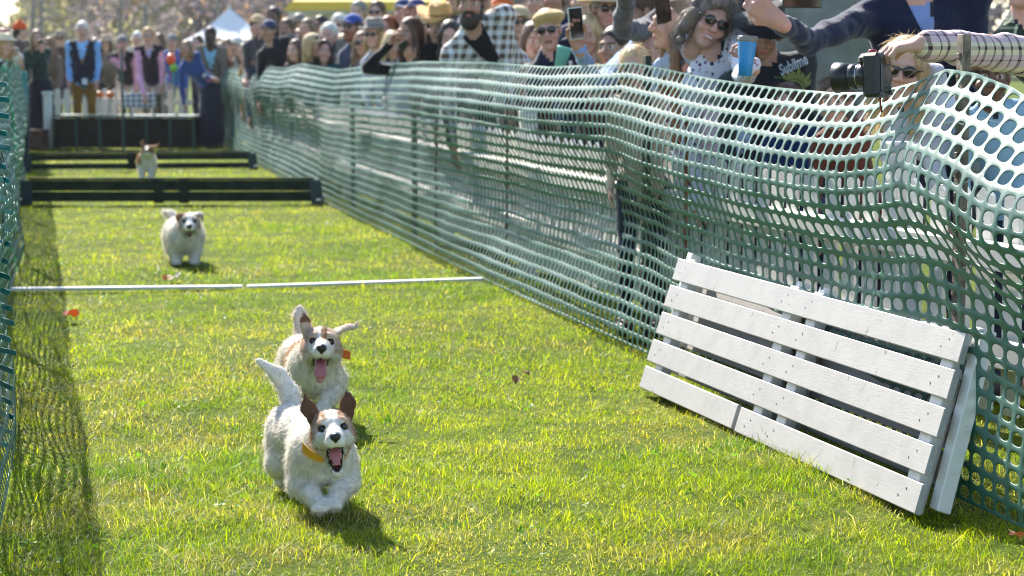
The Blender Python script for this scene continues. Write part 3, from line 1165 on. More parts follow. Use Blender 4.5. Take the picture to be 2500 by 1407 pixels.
p = G(304, 366)
mb = MB()
t_post(mb, p + nb * .08, (366 - 128) / FPX * p[1])
tag(mb.build('garden_stake', M_BOXF, None, origin=p), 'tall thin green steel stake standing before the middle of the starting box', 'stake')

p = G(119, 362)
mb = MB()
mb.box(p + np.array((0, 0, .37)), (0.10, 0.10, 0.74), axb, 0.008)
mb.box(p + np.array((0, 0, .76)), (0.13, 0.13, 0.05), axb, 0.012)
tag(mb.build('white_post', M_WHITE2, None, origin=p), 'stout white wooden post left of the starting box', 'post')

p = G(84, 364)
root = thing('wooden_crate', 'brown wooden crate between the left netting and the white post', 'crate', p)
M_CRATE = mat_plain('brown_board', (0.12, 0.065, 0.045), 0.75, 0.3, 9, bmp=.3)
ch = 48 / FPX * p[1]
for k in range(3):
    mb = MB()
    mb.box(p + np.array((0, 0, ch * (k + .5) / 3)), (56 / FPX * p[1], 0.30, ch / 3 - .008), axb, 0.004)
    mb.build('board', M_CRATE, root)

# far picket barrier behind the starting box
root = thing('picket_fence', 'short white picket barrier beyond the starting box', 'fence', G(300, 345))
fa, fb = G(120, 342), G(470, 344)
u2 = (fb - fa); L2 = np.linalg.norm(u2); u2 /= L2
ax2 = np.array([u2, (-u2[1], u2[0], 0), (0, 0, 1.0)])
src = None
for k in range(int(L2 / 0.15)):
    c = fa + u2 * 0.15 * k
    M = Matrix.Translation(Vector(c + np.array((0, 0, .08)) - np.array(root.location))) @ Matrix.Rotation(math.atan2(u2[1], u2[0]), 4, 'Z')
    if src is None:
        src = share(psrc, 'picket', root, M)
    else:
        share(psrc, 'picket', root, M)
for z in (.28, .58):
    mb = MB()
    mb.box((fa + fb) / 2 + ax2[1] * .03 + np.array((0, 0, z)), (L2, .04, .08), ax2, .004)
    mb.build('rail', M_WHITE2, root)

# table with a checked cloth
p = Wp(347, 262, 31.6); p[2] = 0
root = thing('table', 'folding table under a blue and white checked cloth behind the starting box', 'table', p)
tw = 80 / FPX * 31.6
mb = MB()
mb.box(p + np.array((0, 0, .70)), (tw, .5, .03), axb, .004)
mb.build('tabletop', M_CRATE, root)
for dx in (-1, 1):
    for dy in (-1, 1):
        mb = MB()
        mb.tube([p + np.array((dx * tw * .45, dy * .2, 0)), p + np.array((dx * tw * .45, dy * .2, .69))], .018, 6)
        mb.build('leg', M_POST, root)
cl = MB()
cl.box(p + np.array((0, 0, .722)), (tw + .02, .52, .008), axb)
cl.box(p + np.array((0, -.262, .62)), (tw + .02, .006, .2), axb)
cl.box(p + np.array((0, .262, .62)), (tw + .02, .006, .2), axb)
tag(cl.build('tablecloth', mat_fabric(lin('e6e8ee'), 'check', lin('53607f'), scale=1.3), None, origin=p), 'blue and white checked cloth on the table behind the starting box', 'tablecloth')

M_PUMP = mat_plain('pumpkin_skin', (0.62, 0.16, 0.03), 0.5, 0.2, 6)
M_STALK = mat_plain('pumpkin_stalk', (0.12, 0.11, 0.04), 0.8)
for px, py, lab in ((243, 231, 'orange pumpkin by the legs of the blue shirted man'), (269, 232, 'orange pumpkin beside the green stake')):
    c = Wp(px, py, 32.0)
    root = thing('pumpkin', lab, 'pumpkin', c, 'pumpkins on the barrier')
    mb = MB()
    def wv(V, r=.065):
        th = np.arctan2(V[:, 1], V[:, 0])
        f = 1 + .07 * np.abs(np.cos(4 * th))
        return V * np.stack([f, f, np.full(len(V), .8)], 1) * r
    mb.lathe([(max(1e-4, math.sin(math.pi * i / 8)), -math.cos(math.pi * i / 8)) for i in range(9)], 24, c, None, wv)
    mb.build('shell', M_PUMP, root, True)
    mb = MB()
    mb.tube([c + (0, 0, .045), c + (.01, 0, .075)], .009, 6)
    mb.build('stalk', M_STALK, root)
    mb = MB()
    mb.box(c + np.array((0, 0, -.056)), (.16, .16, .01), None)
    mb.box(c + np.array((0, 0, -.056 - c[2] / 2 + .03)), (.05, .05, c[2] - .06), None)
    tag(mb.build('stand', M_WHITE2, None, origin=c), 'white post top under the pumpkin at ' + ('the blue shirted man' if px < 250 else 'the green stake'), 'post')

# bucket
c = G(418, 340)
mb = MB()
mb.lathe([(.001, .02), (.11, .02), (.14, .34), (.15, .345), (.15, .36), (.13, .36), (.10, .04)], 16, c)
root = thing('bucket', 'white plastic bucket behind the right half of the starting box', 'bucket', c)
mb.build('body', M_LATH, root, True)
th = np.linspace(0, np.pi, 10)
MB().tube(np.stack([c[0] + .14 * np.cos(th), np.full(10, c[1]), .35 + .12 * np.sin(th)], 1), .004, 5).build('handle', M_POST, root, True)

# balloons
for px, py, col, r, lab in ((417, 146, 'f0561e', .075, 'orange balloon beside the woman in the blue jacket'),
                            (424, 166, '7fc63a', .055, 'light green balloon below the orange one')):
    c = Wp(px, py, 30.6)
    mb = MB()
    mb.lathe([(max(1e-4, r * math.sin(math.pi * i / 10) * (1 - .12 * (i < 5))), -r * 1.15 * math.cos(math.pi * i / 10)) for i in range(11)], 16, c)
    mb.tube([c - (0, 0, r * 1.15), c - (0.02, 0, r * 1.15 + .25), c - (0.0, 0, r * 1.15 + .5)], .003, 4)
    tag(mb.build('balloon', mat_plain('balloon_' + col, lin(col), .3, .05), None, True, origin=c), lab, 'balloon', 'balloons')

# ================================================================ FALLEN LEAVES
M_LEAF = mat_attr('dead_leaf', 0.7, 0.3)
def leaf(px, py, col, size, lab, lift=0.03):
    c = G(px, py) + np.array((0, 0, lift))
    th = np.linspace(0, 2 * np.pi, 17)[:-1]
    r = size * (0.6 + 0.4 * np.abs(np.cos(2.5 * th)))
    P = np.stack([r * np.cos(th), r * np.sin(th) * .8, .35 * size * np.cos(2 * th) + rng.normal(0, .06 * size, 16)], 1)
    V = np.concatenate([P, [[0, 0, -.1 * size]]])
    T = [(i, (i + 1) % 16, 16) for i in range(16)]
    a = rng.uniform(0, 6.28)
    V = V @ rotm(a, .3, .2)
    mb = MB().add(V + c, None, T)
    mb.tube([c + np.array((0, 0, 0)), c + np.array((math.cos(a), math.sin(a), .1)) * size * 1.5], .0012, 4)
    Vv, F = mb.out()
    tag(mk('fallen_leaf', Vv, F, M_LEAF, None, False, col=np.tile(lin(col), (len(Vv), 1)), origin=c), lab, 'leaf', 'fallen leaves on the lane')
leaf(172, 781, 'a8481f', 0.05, 'russet fallen leaf near the left netting past the white lath')
leaf(425, 687, 'd9cfc6', 0.045, 'pale curled leaf just beyond the white lath below the fluffy dog')
leaf(408, 690, 'b06a3c', 0.03, 'small tan leaf beside the pale curled leaf')
leaf(1265, 945, '6b5136', 0.028, 'brown curled leaf on the grass left of the white panel')
leaf(1285, 928, '8b7356', 0.02, 'tiny dry leaf beside the brown curled leaf')
leaf(2480, 1333, '7a4a2c', 0.024, 'rust brown leaf at the foot of the near netting')
# ================================================================ DOGS
def mat_fur(name, tr):
    if name in _mats:
        return _mats[name]
    m = bpy.data.materials.new(name)
    m.use_nodes = True
    nt = m.node_tree
    nt.nodes.remove(nt.nodes['Principled BSDF'])
    a = nt.nodes.new('ShaderNodeAttribute'); a.attribute_name = 'Col'
    d = nt.nodes.new('ShaderNodeBsdfDiffuse')
    t = nt.nodes.new('ShaderNodeBsdfTranslucent')
    g = nt.nodes.new('ShaderNodeBsdfGlossy'); g.inputs['Roughness'].default_value = 0.45
    nt.links.new(a.outputs['Color'], d.inputs[0]); nt.links.new(a.outputs['Color'], t.inputs[0])
    mx = nt.nodes.new('ShaderNodeMixShader'); mx.inputs[0].default_value = tr
    nt.links.new(d.outputs[0], mx.inputs[1]); nt.links.new(t.outputs[0], mx.inputs[2])
    m2 = nt.nodes.new('ShaderNodeMixShader'); m2.inputs[0].default_value = 0.05
    nt.links.new(mx.outputs[0], m2.inputs[1]); nt.links.new(g.outputs[0], m2.inputs[2])
    nt.links.new(m2.outputs[0], nt.nodes['Material Output'].inputs['Surface'])
    _mats[name] = m
    return m
M_FUR = mat_fur('fur_strand', 0.36)
M_HIDE = mat_attr('dog_coat', 0.85, 0.0, 0.15)
M_EYE = mat_plain('dark_eye', (0.012, 0.007, 0.005), 0.06, 0.1, 30, spec=0.8)
M_NOSE = mat_plain('wet_nose', (0.010, 0.009, 0.010), 0.28, 0.3, 200, spec=0.6, bmp=.3)
M_TONGUE = mat_plain('wet_tongue', (0.48, 0.16, 0.17), 0.35, 0.15, 60, bmp=.2)
M_TOOTH = mat_plain('tooth', (0.72, 0.66, 0.55), 0.3, 0.05)

WHITE = np.array((0.80, 0.75, 0.68))
TAN = np.array((0.42, 0.23, 0.12))
BROWN = np.array((0.13, 0.065, 0.04))

def dog(label, pos, yaw, h, spec, nfur, flen, frad):
    """Local frame: x = viewer's right seen from the front, y = towards the tail, z = up; origin on the ground under the chest."""
    pos = np.asarray(pos, float)
    R = rotm(yaw)
    S = spec.get('scale', 1.0)
    root = thing('dog', label, 'dog', pos, 'terriers racing down the lane')
    HP = np.array(spec['head']); HR = rotm(*spec.get('head_rot', (0, 0, 0)))
    hs = spec.get('head_scale', 1.0)
    ex = spec.get('eye_x', .031)
    def h2l(p):
        return HP + (np.asarray(p, float) * hs) @ HR
    def hrc(a, b, ra, rb, **k):
        return rc(h2l(a), h2l(b), ra * hs, rb * hs, **k)
    def hel(c, r, **k):
        if 'flow' in k:
            k['flow'] = np.asarray(k['flow'], float) @ HR
        return el(h2l(c), np.asarray(r) * hs, HR, **k)
    back, down = np.array((0, 1.0, -.15)), np.array((0, .25, -1.0))
    P = []
    T = spec['trunk']                                     # list of (point, radius)
    for (a, ra), (b, rb) in zip(T[:-1], T[1:]):
        P.append(rc(a, b, ra, rb, tg='trunk', k=.04, flow=back))
    for c, r, f in spec.get('bulk', []):
        P.append(el(c, r, tg='trunk', k=.04, flow=f))
    nk = T[0][0]
    P.append(rc(np.array(nk) + (0, -.01, .01), h2l((0, .02, -.015)), spec.get('neck', .066), .05 * hs, tg='neck', k=.035, flow=(0, .6, -.8)))
    for leg in spec['legs']:
        for (a, ra), (b, rb) in zip(leg[:-1], leg[1:]):
            P.append(rc(a, b, ra, rb, tg='leg', k=.02, flow=down))
        a, b = np.array(leg[-2][0]), np.array(leg[-1][0])
        pw = leg[-1][1]
        fw = np.array(spec.get('paw_dir', (0, -1, -.2)), float)
        for dx in (-.6, 0, .6):                           # toes
            P.append(rc(b, b + fw * pw * 0.95 + np.array((dx * pw, 0, 0)), pw * .72, pw * .46, tg='leg', k=.008, flow=down))
    tl = spec['tail']
    for (a, ra), (b, rb) in zip(tl[:-1], tl[1:]):
        P.append(rc(a, b, ra, rb, tg='tail', k=.015))
    # head
    up = (0, .8, .5)
    P.append(hel((0, 0, 0), (.056, .060, .050), tg='head', k=.02, flow=up))
    P.append(hel((-.030, -.028, -.022), (.032, .042, .034), tg='head', k=.02, flow=(-.7, .6, -.5)))
    P.append(hel((.030, -.028, -.022), (.032, .042, .034), tg='head', k=.02, flow=(.7, .6, -.5)))
    P.append(hrc((0, -.045, -.010), (0, -.105, -.016), .036, .0225, tg='muzzle', k=.02, flow=np.array((0, 1, .1)) @ HR))
    for sx in (-1, 1):
        P.append(hel((sx * .024, -.046, .022), (.018, .016, .013), tg='head', k=.012, flow=up))
        P.append(hel((sx * .0145, -.098, -.028), (.0155, .026, .016), tg='muzzle', k=.012, flow=(sx * .8, .3, -.7)))
        P.append(hel((sx * ex, -.064, .007), (.0125, .010, .0105), tg='head', k=.006, sub=True))
    ja = spec.get('jaw', .15)
    jr = np.array((0, -.028, -.040))
    jt = jr + spec.get('jaw_len', .078) * np.array((0, -math.cos(ja), -math.sin(ja)))
    P.append(hrc(jr, jt, .027, spec.get('jaw_tip', .0135), tg='jaw', k=.012, flow=np.array((0, .4, -.8)) @ HR))
    jd = (jt - jr) / np.linalg.norm(jt - jr)
    pu = np.array((0, jd[2], -jd[1]))
    bi = np.array((0, -math.cos(ja / 2), -math.sin(ja / 2)))
    MX = np.array([(1, 0, 0), bi, np.cross((1, 0, 0), bi)], float)
    MC, MR = jr + bi * .060, np.array((.0215, .060, .030 * min(1, ja)))
    if ja > .3:
        P.append(el(h2l(MC), MR * hs, MX @ HR, tg='head', k=.006, sub=True))
    for e in spec['ears']:                                # chains of flattened cones in head coordinates
        for (a, ra), (b, rb) in zip(e['pts'][:-1], e['pts'][1:]):
            P.append(flat(h2l(a), h2l(b), ra * hs, rb * hs, np.asarray(e['n'], float) @ HR, .32, tg='ear', k=.006))
    if S != 1:
        pass
    V, Q = sdf_mesh(P, h)
    V, Q = V, Q
    ti = sdf_tags(P, V)
    tags = np.array([p['tg'] for p in P], object)[ti]
    N = vnorm(V, Q)
    HV = ((V - HP) @ HR.T) / hs
    ishead = np.isin(tags, ['head', 'muzzle', 'jaw', 'ear'])
    col = spec['paint'](V, HV, tags, ishead)
    col = col * (0.92 + 0.16 * vnoise(V, 60, 2))[:, None]
    mouth = np.zeros(len(V), bool)
    if ja > .3:
        q = ((HV - MC) @ MX.T) / (MR + .0025)
        qq = (q * q).sum(1)
        mouth = ishead & (qq < 1.0) & (tags != 'ear')
        lip = ishead & (qq < 1.38) & ~mouth & (tags != 'ear') & (HV[:, 1] > -.118)
        col[mouth] = (0.10, 0.022, 0.022)
        col[lip] = (0.018, 0.013, 0.012)
    for sx in (-1, 1):                                    # eye rims
        d = np.linalg.norm((HV - (sx * ex, -.058, .007)) * (1, 1, 1.25), axis=1)
        col[ishead & (d < .0125)] = (0.02, 0.014, 0.012)
    dn = np.linalg.norm(HV - (0, -.124, -.012), axis=1)
    W = V @ R * S + pos
    mk('body', W, Q, M_HIDE, root, True, col=col)
    # fur
    fm = np.ones(len(V))
    fm[mouth] = 0
    for sx in (-1, 1):
        fm[ishead & (np.linalg.norm(HV - (sx * ex, -.060, .007), axis=1) < .0135)] = 0
    fm[ishead & (dn < .022)] = 0
    fm[tags == 'ear'] *= .8
    fm[ishead] *= 1.5
    fq = fm[Q].min(1)
    roots, fi = sample_faces(V, Q, nfur, fq)
    v0 = Q[fi, 0]
    flow = np.array([np.asarray(p['flow'], float) for p in P])[ti[v0]]
    n0 = N[v0]
    lf = np.ones(nfur) * flen
    tg = tags[v0]
    hd = np.isin(tg, ['head', 'muzzle', 'jaw'])
    lf[hd] *= .55
    lf[tg == 'muzzle'] *= .62
    lf[tg == 'ear'] *= .35
    lf[tg == 'leg'] *= .8
    lf[tg == 'tail'] *= spec.get('tail_fur', 1.5)
    hv = HV[v0]
    beard = hd & (hv[:, 2] < -.03) & (hv[:, 1] > -.08)
    lf[beard] *= 1.7
    lf *= rng.uniform(.4, 1.35, nfur)
    stray = rng.random(nfur) < .035
    lf[stray & ~hd] *= 1.9
    flow = flow - (flow * n0).sum(1)[:, None] * n0
    flow /= np.linalg.norm(flow, axis=1)[:, None] + 1e-6
    clump = np.stack([vnoise(roots, 45, s) * .5 + vnoise(roots, 110, s + 9) * .8 - .65 for s in (31, 32, 33)], 1)
    d = n0 * .5 + flow * .85 + clump * 1.9 + rng.normal(0, .22, (nfur, 3))
    d /= np.linalg.norm(d, axis=1)[:, None]
    fc = col[v0] * (rng.uniform(.78, 1.1, nfur) * (.84 + .28 * vnoise(roots, 80, 44)))[:, None]
    strands('fur', roots @ R * S + pos, d @ R, lf * S, M_FUR, root, np.clip(fc, 0, .92), frad, .22, 4, .0007)
    def hw(p):
        return h2l(p) @ R * S + pos
    ax = HR @ R
    for sx in (-1, 1):
        MB().ball(hw((sx * ex * .985, -.0550, .0065)), .0092 * hs * S).build('eye', M_EYE, root, True)
    nb_ = MB()
    nb_.ball(hw((0, -.126, -.011)), np.array((.0155, .0125, .0125)) * hs * S, ax)
    nb_.ball(hw((0, -.124, -.019)), np.array((.007, .011, .010)) * hs * S, ax)
    nb_.build('nose', M_NOSE, root, True)
    if ja > .3:
        tp = spec.get('tongue', 1.0)
        pts = [jr + jd * .012 + pu * .010, jr + jd * .045 + pu * .016, jr + jd * .068 + pu * .0155]
        if tp > 1:
            pts += [jt + pu * .013 + jd * .006, jt + pu * .008 + jd * .021, jt + jd * .030 + np.array((0, -.002, -.008))]
        C, rad = np.array(pts), np.array([.013, .016, .015] + ([.0165, .0175, .011] if tp > 1 else []))
        if tp <= 1:
            rad[-1] = .011
        tb = []
        for (a, ra), (b, rb) in zip(zip(C[:-1], rad[:-1]), zip(C[1:], rad[1:])):
            n_ = np.cross((1, 0, 0), b - a)
            tb.append(flat(h2l(a), h2l(b), ra * hs, rb * hs, n_ @ HR, .36, k=.006))
        Vt, Qt = sdf_mesh(tb, .0025)
        mk('tongue', Vt @ R * S + pos, Qt, M_TONGUE, root, True)
        tm = MB()
        for sx in (-1, 1):
            a = jr + jd * .074 + pu * .010 + np.array((sx * .0095, 0, 0))
            tm.tube([hw(a), hw(a + pu * .011)], [.0025 * hs * S, .0006], 5)
            for k in range(3):
                a = jr + jd * (.030 + .012 * k) + pu * .012 + np.array((sx * .0165, 0, 0))
                tm.tube([hw(a), hw(a + pu * .006)], [.0025 * hs * S, .001], 5)
            a = np.array((sx * .012, -.104, -.036))
            tm.tube([hw(a), hw(a + (0, -.001, -.011))], [.003 * hs * S, .0006], 5)
        tm.build('teeth', M_TOOTH, root, True, kind='stuff')
    return root, R, h2l, S

def dog_part(root, R, S, pts_l, name, mat, thick=.003):
    """A flat cloth or card part from a quad strip of local points ((left, right) pairs)."""
    pos = np.array(root.location)
    A = np.array(pts_l, float) @ R * S + pos               # n,2,3
    n = len(A)
    V = A.reshape(-1, 3)
    t = np.gradient(A.mean(1), axis=0); w = A[:, 1] - A[:, 0]
    nn = np.cross(t, w); nn /= np.linalg.norm(nn, axis=1)[:, None]
    V2 = (A + nn[:, None] * thick).reshape(-1, 3)
    Q = []
    for i in range(n - 1):
        a, b, c, d = 2 * i, 2 * i + 1, 2 * i + 3, 2 * i + 2
        o = 2 * n
        Q += [(a, b, c, d), (a + o, d + o, c + o, b + o), (a, d, d + o, a + o), (b, b + o, c + o, c)]
    Q += [(0, 2 * n, 2 * n + 1, 1), (2 * n - 2, 2 * n - 1, 4 * n - 1, 4 * n - 2)]
    return mk(name, np.concatenate([V, V2]), np.array(Q), mat, root, False)

M_YEL = mat_fabric((0.75, 0.36, 0.02))
M_ORG = mat_fabric((0.85, 0.20, 0.03))

# ---- front dog
def paint1(V, H, tags, ih):
    c = np.tile(WHITE, (len(V), 1))
    n1 = vnoise(V, 38, 12)
    side = np.abs(H[:, 0])
    blaze = side < .013 + .006 * n1
    patch = ih & (H[:, 1] > -.060) & (H[:, 2] > -.020 - .012 * n1) & ~blaze & (tags != 'ear')
    k = (.58 + .40 * n1)[:, None]
    c[patch] = (c * (1 - k) + TAN * k)[patch]
    ch = ih & (side > .03) & (H[:, 2] < .0) & (H[:, 1] > -.05) & (tags != 'ear')
    c[ch] = (c * .35 + TAN * .9 * .65)[ch]
    c[tags == 'ear'] = BROWN * 1.1
    return c
gp = G(786, 1238)
spec1 = dict(
    head=(.024, -.172, .246), head_rot=(.06, -.06, -.07), head_scale=.93, jaw=.98, jaw_len=.092, jaw_tip=.016, neck=.060,
    trunk=[((0, -.04, .165), .066), ((-.01, .06, .160), .070), ((-.045, .20, .165), .062), ((-.085, .315, .175), .058)],
    bulk=[((0, -.085, .148), (.060, .055, .072), (0, -.2, -1)), ((-.10, .30, .125), (.048, .080, .080), (0, .5, -.8)), ((-.04, .32, .125), (.045, .08, .08), (0, .5, -.8)),
          ((-.058, -.03, .135), (.030, .055, .065), (0, .3, -1)), ((.060, -.03, .135), (.030, .055, .065), (0, .3, -1))],
    legs=[[((-.060, -.02, .12), .032), ((-.062, -.055, .072), .028), ((-.030, -.135, .062), .0215), ((-.010, -.175, .040), .021)],
          [((.062, -.02, .12), .032), ((.070, -.06, .080), .028), ((.044, -.13, .066), .0215), ((.028, -.168, .046), .021)],
          [((-.10, .31, .12), .05), ((-.115, .25, .075), .036), ((-.11, .33, .05), .021), ((-.105, .29, .018), .021)],
          [((-.03, .33, .12), .05), ((-.02, .27, .075), .036), ((-.03, .35, .05), .021), ((-.03, .31, .018), .021)]],
    tail=[((-.075, .365, .205), .028), ((-.085, .385, .255), .025), ((-.115, .395, .305), .021), ((-.170, .40, .345), .009)],
    ears=[dict(pts=[((-.043, .010, .030), .024), ((-.060, .014, .062), .022), ((-.066, .012, .098), .005)], n=(.35, -1, .1)),
          dict(pts=[((.043, .010, .030), .024), ((.054, .014, .064), .0225), ((.056, .012, .102), .005)], n=(-.35, -1, .1))],
    paint=paint1, tail_fur=.95)
r1, R1, h1, S1 = dog('front terrier with brown pricked ears, open mouth and a yellow collar', gp, math.radians(6), .0045, spec1, 18000, .0130, .0007)
# collar band round the neck and the loose yellow end
nk = np.array((.012, -.098, .188))
dirn = np.array((.02, -.13, .075)); dirn /= np.linalg.norm(dirn)
e1 = np.array((1, 0, 0.)); e1 -= (e1 @ dirn) * dirn; e1 /= np.linalg.norm(e1); e2 = np.cross(dirn, e1)
th = np.linspace(0, 2 * np.pi, 29)
ring = [(nk + .060 * (math.cos(t) * e1 + math.sin(t) * e2) - dirn * .010, nk + .060 * (math.cos(t) * e1 + math.sin(t) * e2) + dirn * .010) for t in th]
dog_part(r1, R1, S1, ring, 'collar', M_YEL)
dog_part(r1, R1, S1, [((-.052, -.150, .205), (-.052, -.158, .180)), ((-.040, -.166, .195), (-.034, -.172, .166)), ((-.022, -.176, .182), (-.012, -.180, .158)), ((.0, -.18, .17), (.004, -.182, .156))], 'collar_tab', M_YEL)

# ---- second dog
def paint2(V, H, tags, ih):
    c = np.tile(WHITE * (1, .985, .96), (len(V), 1))
    n1 = vnoise(V, 38, 15)
    side = np.abs(H[:, 0])
    patch = ih & (H[:, 1] > -.07) & (side > .012) & (tags != 'ear') & (H[:, 2] > -.03)
    k = (.40 + .42 * n1)[:, None]
    c[patch] = (c * (1 - k) + TAN * k)[patch]
    dk = ih & (np.abs(H[:, 0] - .006) < .008) & (H[:, 1] > -.08) & (H[:, 2] > .0)
    c[dk] = TAN * .6
    c[tags == 'ear'] = (WHITE * .5 + TAN * .5)
    c[(tags == 'ear') & (H[:, 0] < 0) & (H[:, 2] > .06)] = BROWN * 1.6
    pt = (tags == 'trunk') & (V[:, 0] < -.02) & (V[:, 1] > .02) & (V[:, 1] < .10) & (V[:, 2] > .12)
    c[pt] = TAN * 1.2
    c[tags == 'tail'] = WHITE * .75 + TAN * .25
    return c
gp2 = G(768, 1006)
spec2 = dict(
    head=(.030, -.125, .255), head_rot=(.05, -.10, .06), head_scale=1.12, eye_x=.0255, jaw=.55, neck=.070, tongue=2,
    trunk=[((0, -.03, .170), .068), ((-.02, .08, .160), .070), ((-.05, .2, .165), .064), ((-.06, .30, .17), .058)],
    bulk=[((0.01, -.07, .150), (.066, .055, .078), (0, -.2, -1)), ((-.09, .28, .12), (.046, .08, .08), (0, .5, -.8)), ((-.03, .28, .12), (.046, .08, .08), (0, .5, -.8)),
          ((-.058, -.02, .13), (.030, .055, .065), (0, .3, -1)), ((.062, -.02, .13), (.030, .055, .065), (0, .3, -1))],
    legs=[[((-.072, -.02, .12), .036), ((-.075, -.01, .075), .030), ((-.06, .03, .045), .024), ((-.055, .06, .024), .022)],
          [((.076, -.02, .12), .038), ((.074, -.05, .085), .032), ((.055, -.12, .065), .025), ((.035, -.15, .040), .025)],
          [((-.10, .29, .12), .05), ((-.115, .23, .075), .036), ((-.11, .31, .05), .021), ((-.105, .27, .018), .021)],
          [((-.02, .29, .12), .05), ((-.01, .25, .075), .036), ((-.02, .33, .05), .021), ((-.02, .29, .018), .021)]],
    tail=[((-.05, .34, .20), .026), ((-.058, .36, .245), .025), ((-.064, .37, .29), .023), ((-.066, .37, .315), .012)],
    ears=[dict(pts=[((-.042, .008, .034), .026), ((-.053, -.012, .060), .023), ((-.064, -.020, .072), .006)], n=(.5, -1, .5)),
          dict(pts=[((-.053, -.012, .056), .018), ((-.058, -.016, .086), .005)], n=(.3, -1, .1)),
          dict(pts=[((.045, .008, .036), .024), ((.075, .0, .052), .017), ((.096, -.006, .054), .012), ((.108, -.008, .070), .006)], n=(-.2, -.5, 1))],
    paint=paint2, tail_fur=.9)
r2, R2, h2, S2 = dog('tan and white terrier, tongue out, one ear flapping, right behind the front dog', gp2, math.radians(3), .0048, spec2, 14000, .0165, .0008)
dog_part(r2, R2, S2, [((.085, -.085, .232), (.082, -.085, .202)), ((.112, -.088, .226), (.108, -.088, .196)), ((.128, -.085, .220), (.126, -.085, .192))], 'number_tag', M_ORG, .003)
nk = np.array((.015, -.068, .20)); 
th = np.linspace(0, 2 * np.pi, 25)
dirn = np.array((.02, -.1, .09)); dirn /= np.linalg.norm(dirn)
e1 = np.array((1, 0, 0.)); e1 -= (e1 @ dirn) * dirn; e1 /= np.linalg.norm(e1); e2 = np.cross(dirn, e1)
dog_part(r2, R2, S2, [(nk + .066 * (math.cos(t) * e1 + math.sin(t) * e2) - dirn * .007, nk + .066 * (math.cos(t) * e1 + math.sin(t) * e2) + dirn * .007) for t in th], 'collar', M_ORG)

# ---- third dog, fluffy
def paint3(V, H, tags, ih):
    c = np.tile(WHITE * 1.08, (len(V), 1))
    n1 = vnoise(V, 30, 17)
    patch = ih & (H[:, 1] > -.075) & (np.abs(H[:, 0]) > .016) & (H[:, 2] > -.035) & (H[:, 2] < .042)
    k = (.35 + .35 * n1)[:, None]
    c[patch] = (c * (1 - k) + BROWN * 1.6 * k)[patch]
    e = (tags == 'ear') & (H[:, 0] < 0)
    c[e] = TAN * .8
    return c
gp3 = G(452, 645)
spec3 = dict(
    head=(.035, -.105, .262), head_rot=(.03, 0.06, 0), head_scale=1.02, jaw=.42, neck=.085,
    trunk=[((0, -.02, .170), .088), ((-.02, .08, .170), .098), ((-.03, .2, .17), .090), ((-.03, .27, .17), .078)],
    bulk=[((0.0, -.05, .16), (.088, .07, .09), (0, -.2, -1)), ((-.06, .1, .155), (.055, .13, .09), (0, .5, -.8)), ((.05, .1, .155), (.055, .13, .09), (0, .5, -.8))],
    legs=[[((-.055, -.04, .11), .042), ((-.052, -.045, .07), .032), ((-.05, -.05, .04), .026), ((-.05, -.06, .016), .024)],
          [((.060, -.04, .11), .042), ((.062, -.045, .075), .032), ((.060, -.05, .045), .026), ((.058, -.07, .022), .024)],
          [((-.08, .22, .12), .05), ((-.09, .2, .075), .036), ((-.08, .26, .05), .022), ((-.08, .24, .018), .021)],
          [((.04, .22, .12), .05), ((.05, .2, .075), .036), ((.04, .26, .05), .022), ((.04, .24, .018), .021)]],
    tail=[((-.05, .33, .23), .026), ((-.10, .36, .27), .024), ((-.135, .37, .285), .012)],
    ears=[dict(pts=[((-.040, .0, .042), .022), ((-.062, -.012, .036), .020), ((-.068, -.030, .004), .009)], n=(-.7, -.6, .5)),
          dict(pts=[((.040, .0, .042), .022), ((.064, -.010, .040), .020), ((.072, -.026, .010), .009)], n=(.7, -.6, .5))],
    paint=paint3, tail_fur=1.2)
dog('fluffy white dog with grey brown face between the lath and nearer hurdle', gp3, math.radians(6), .007, spec3, 12000, .022, .0009)

# ---- fourth dog, leaping the far hurdle
def paint4(V, H, tags, ih):
    c = np.tile(WHITE * .98, (len(V), 1))
    br = ih & ~((np.abs(H[:, 0]) < .014) & (H[:, 1] < -.03)) & (H[:, 2] > -.03)
    c[br] = (BROWN * .6 + TAN * .4)
    c[tags == 'ear'] = TAN * .8 + BROWN * .3
    s = (tags == 'trunk') & (V[:, 0] < -.04) & (V[:, 2] > .17)
    c[s] = TAN
    return c
gp4 = G(359, 441)
spec4 = dict(
    head=(.02, -.10, .30), head_rot=(.0, -.2, 0), head_scale=1.12, jaw=.12, neck=.07,
    trunk=[((0, -.02, .205), .085), ((-.01, .08, .20), .088), ((-.02, .2, .195), .076), ((-.03, .28, .19), .07)],
    bulk=[((0.0, -.05, .19), (.085, .06, .095), (0, -.2, -1))],
    legs=[[((-.055, -.04, .15), .038), ((-.05, -.07, .10), .028), ((-.045, -.09, .05), .022), ((-.045, -.10, .02), .022)],
          [((.055, -.04, .15), .038), ((.05, -.07, .10), .028), ((.045, -.09, .05), .022), ((.045, -.10, .02), .022)],
          [((-.07, .26, .14), .05), ((-.08, .24, .095), .034), ((-.07, .32, .07), .021), ((-.07, .34, .035), .02)],
          [((.03, .26, .14), .05), ((.04, .24, .095), .034), ((.03, .32, .07), .021), ((.03, .34, .035), .02)]],
    tail=[((-.02, .33, .23), .022), ((-.05, .36, .28), .018), ((-.06, .37, .31), .01)],
    ears=[dict(pts=[((-.035, .0, .040), .022), ((-.052, .0, .075), .018), ((-.040, -.01, .098), .012)], n=(.2, -1, .1)),
          dict(pts=[((.035, .0, .044), .022), ((.085, .0, .050), .017), ((.108, -.006, .078), .010)], n=(0, -.5, 1))],
    paint=paint4, tail_fur=1.0)
dog('brown headed white dog with flying ears between the two dark hurdles', gp4, math.radians(4), .009, spec4, 5000, .018, .0009)
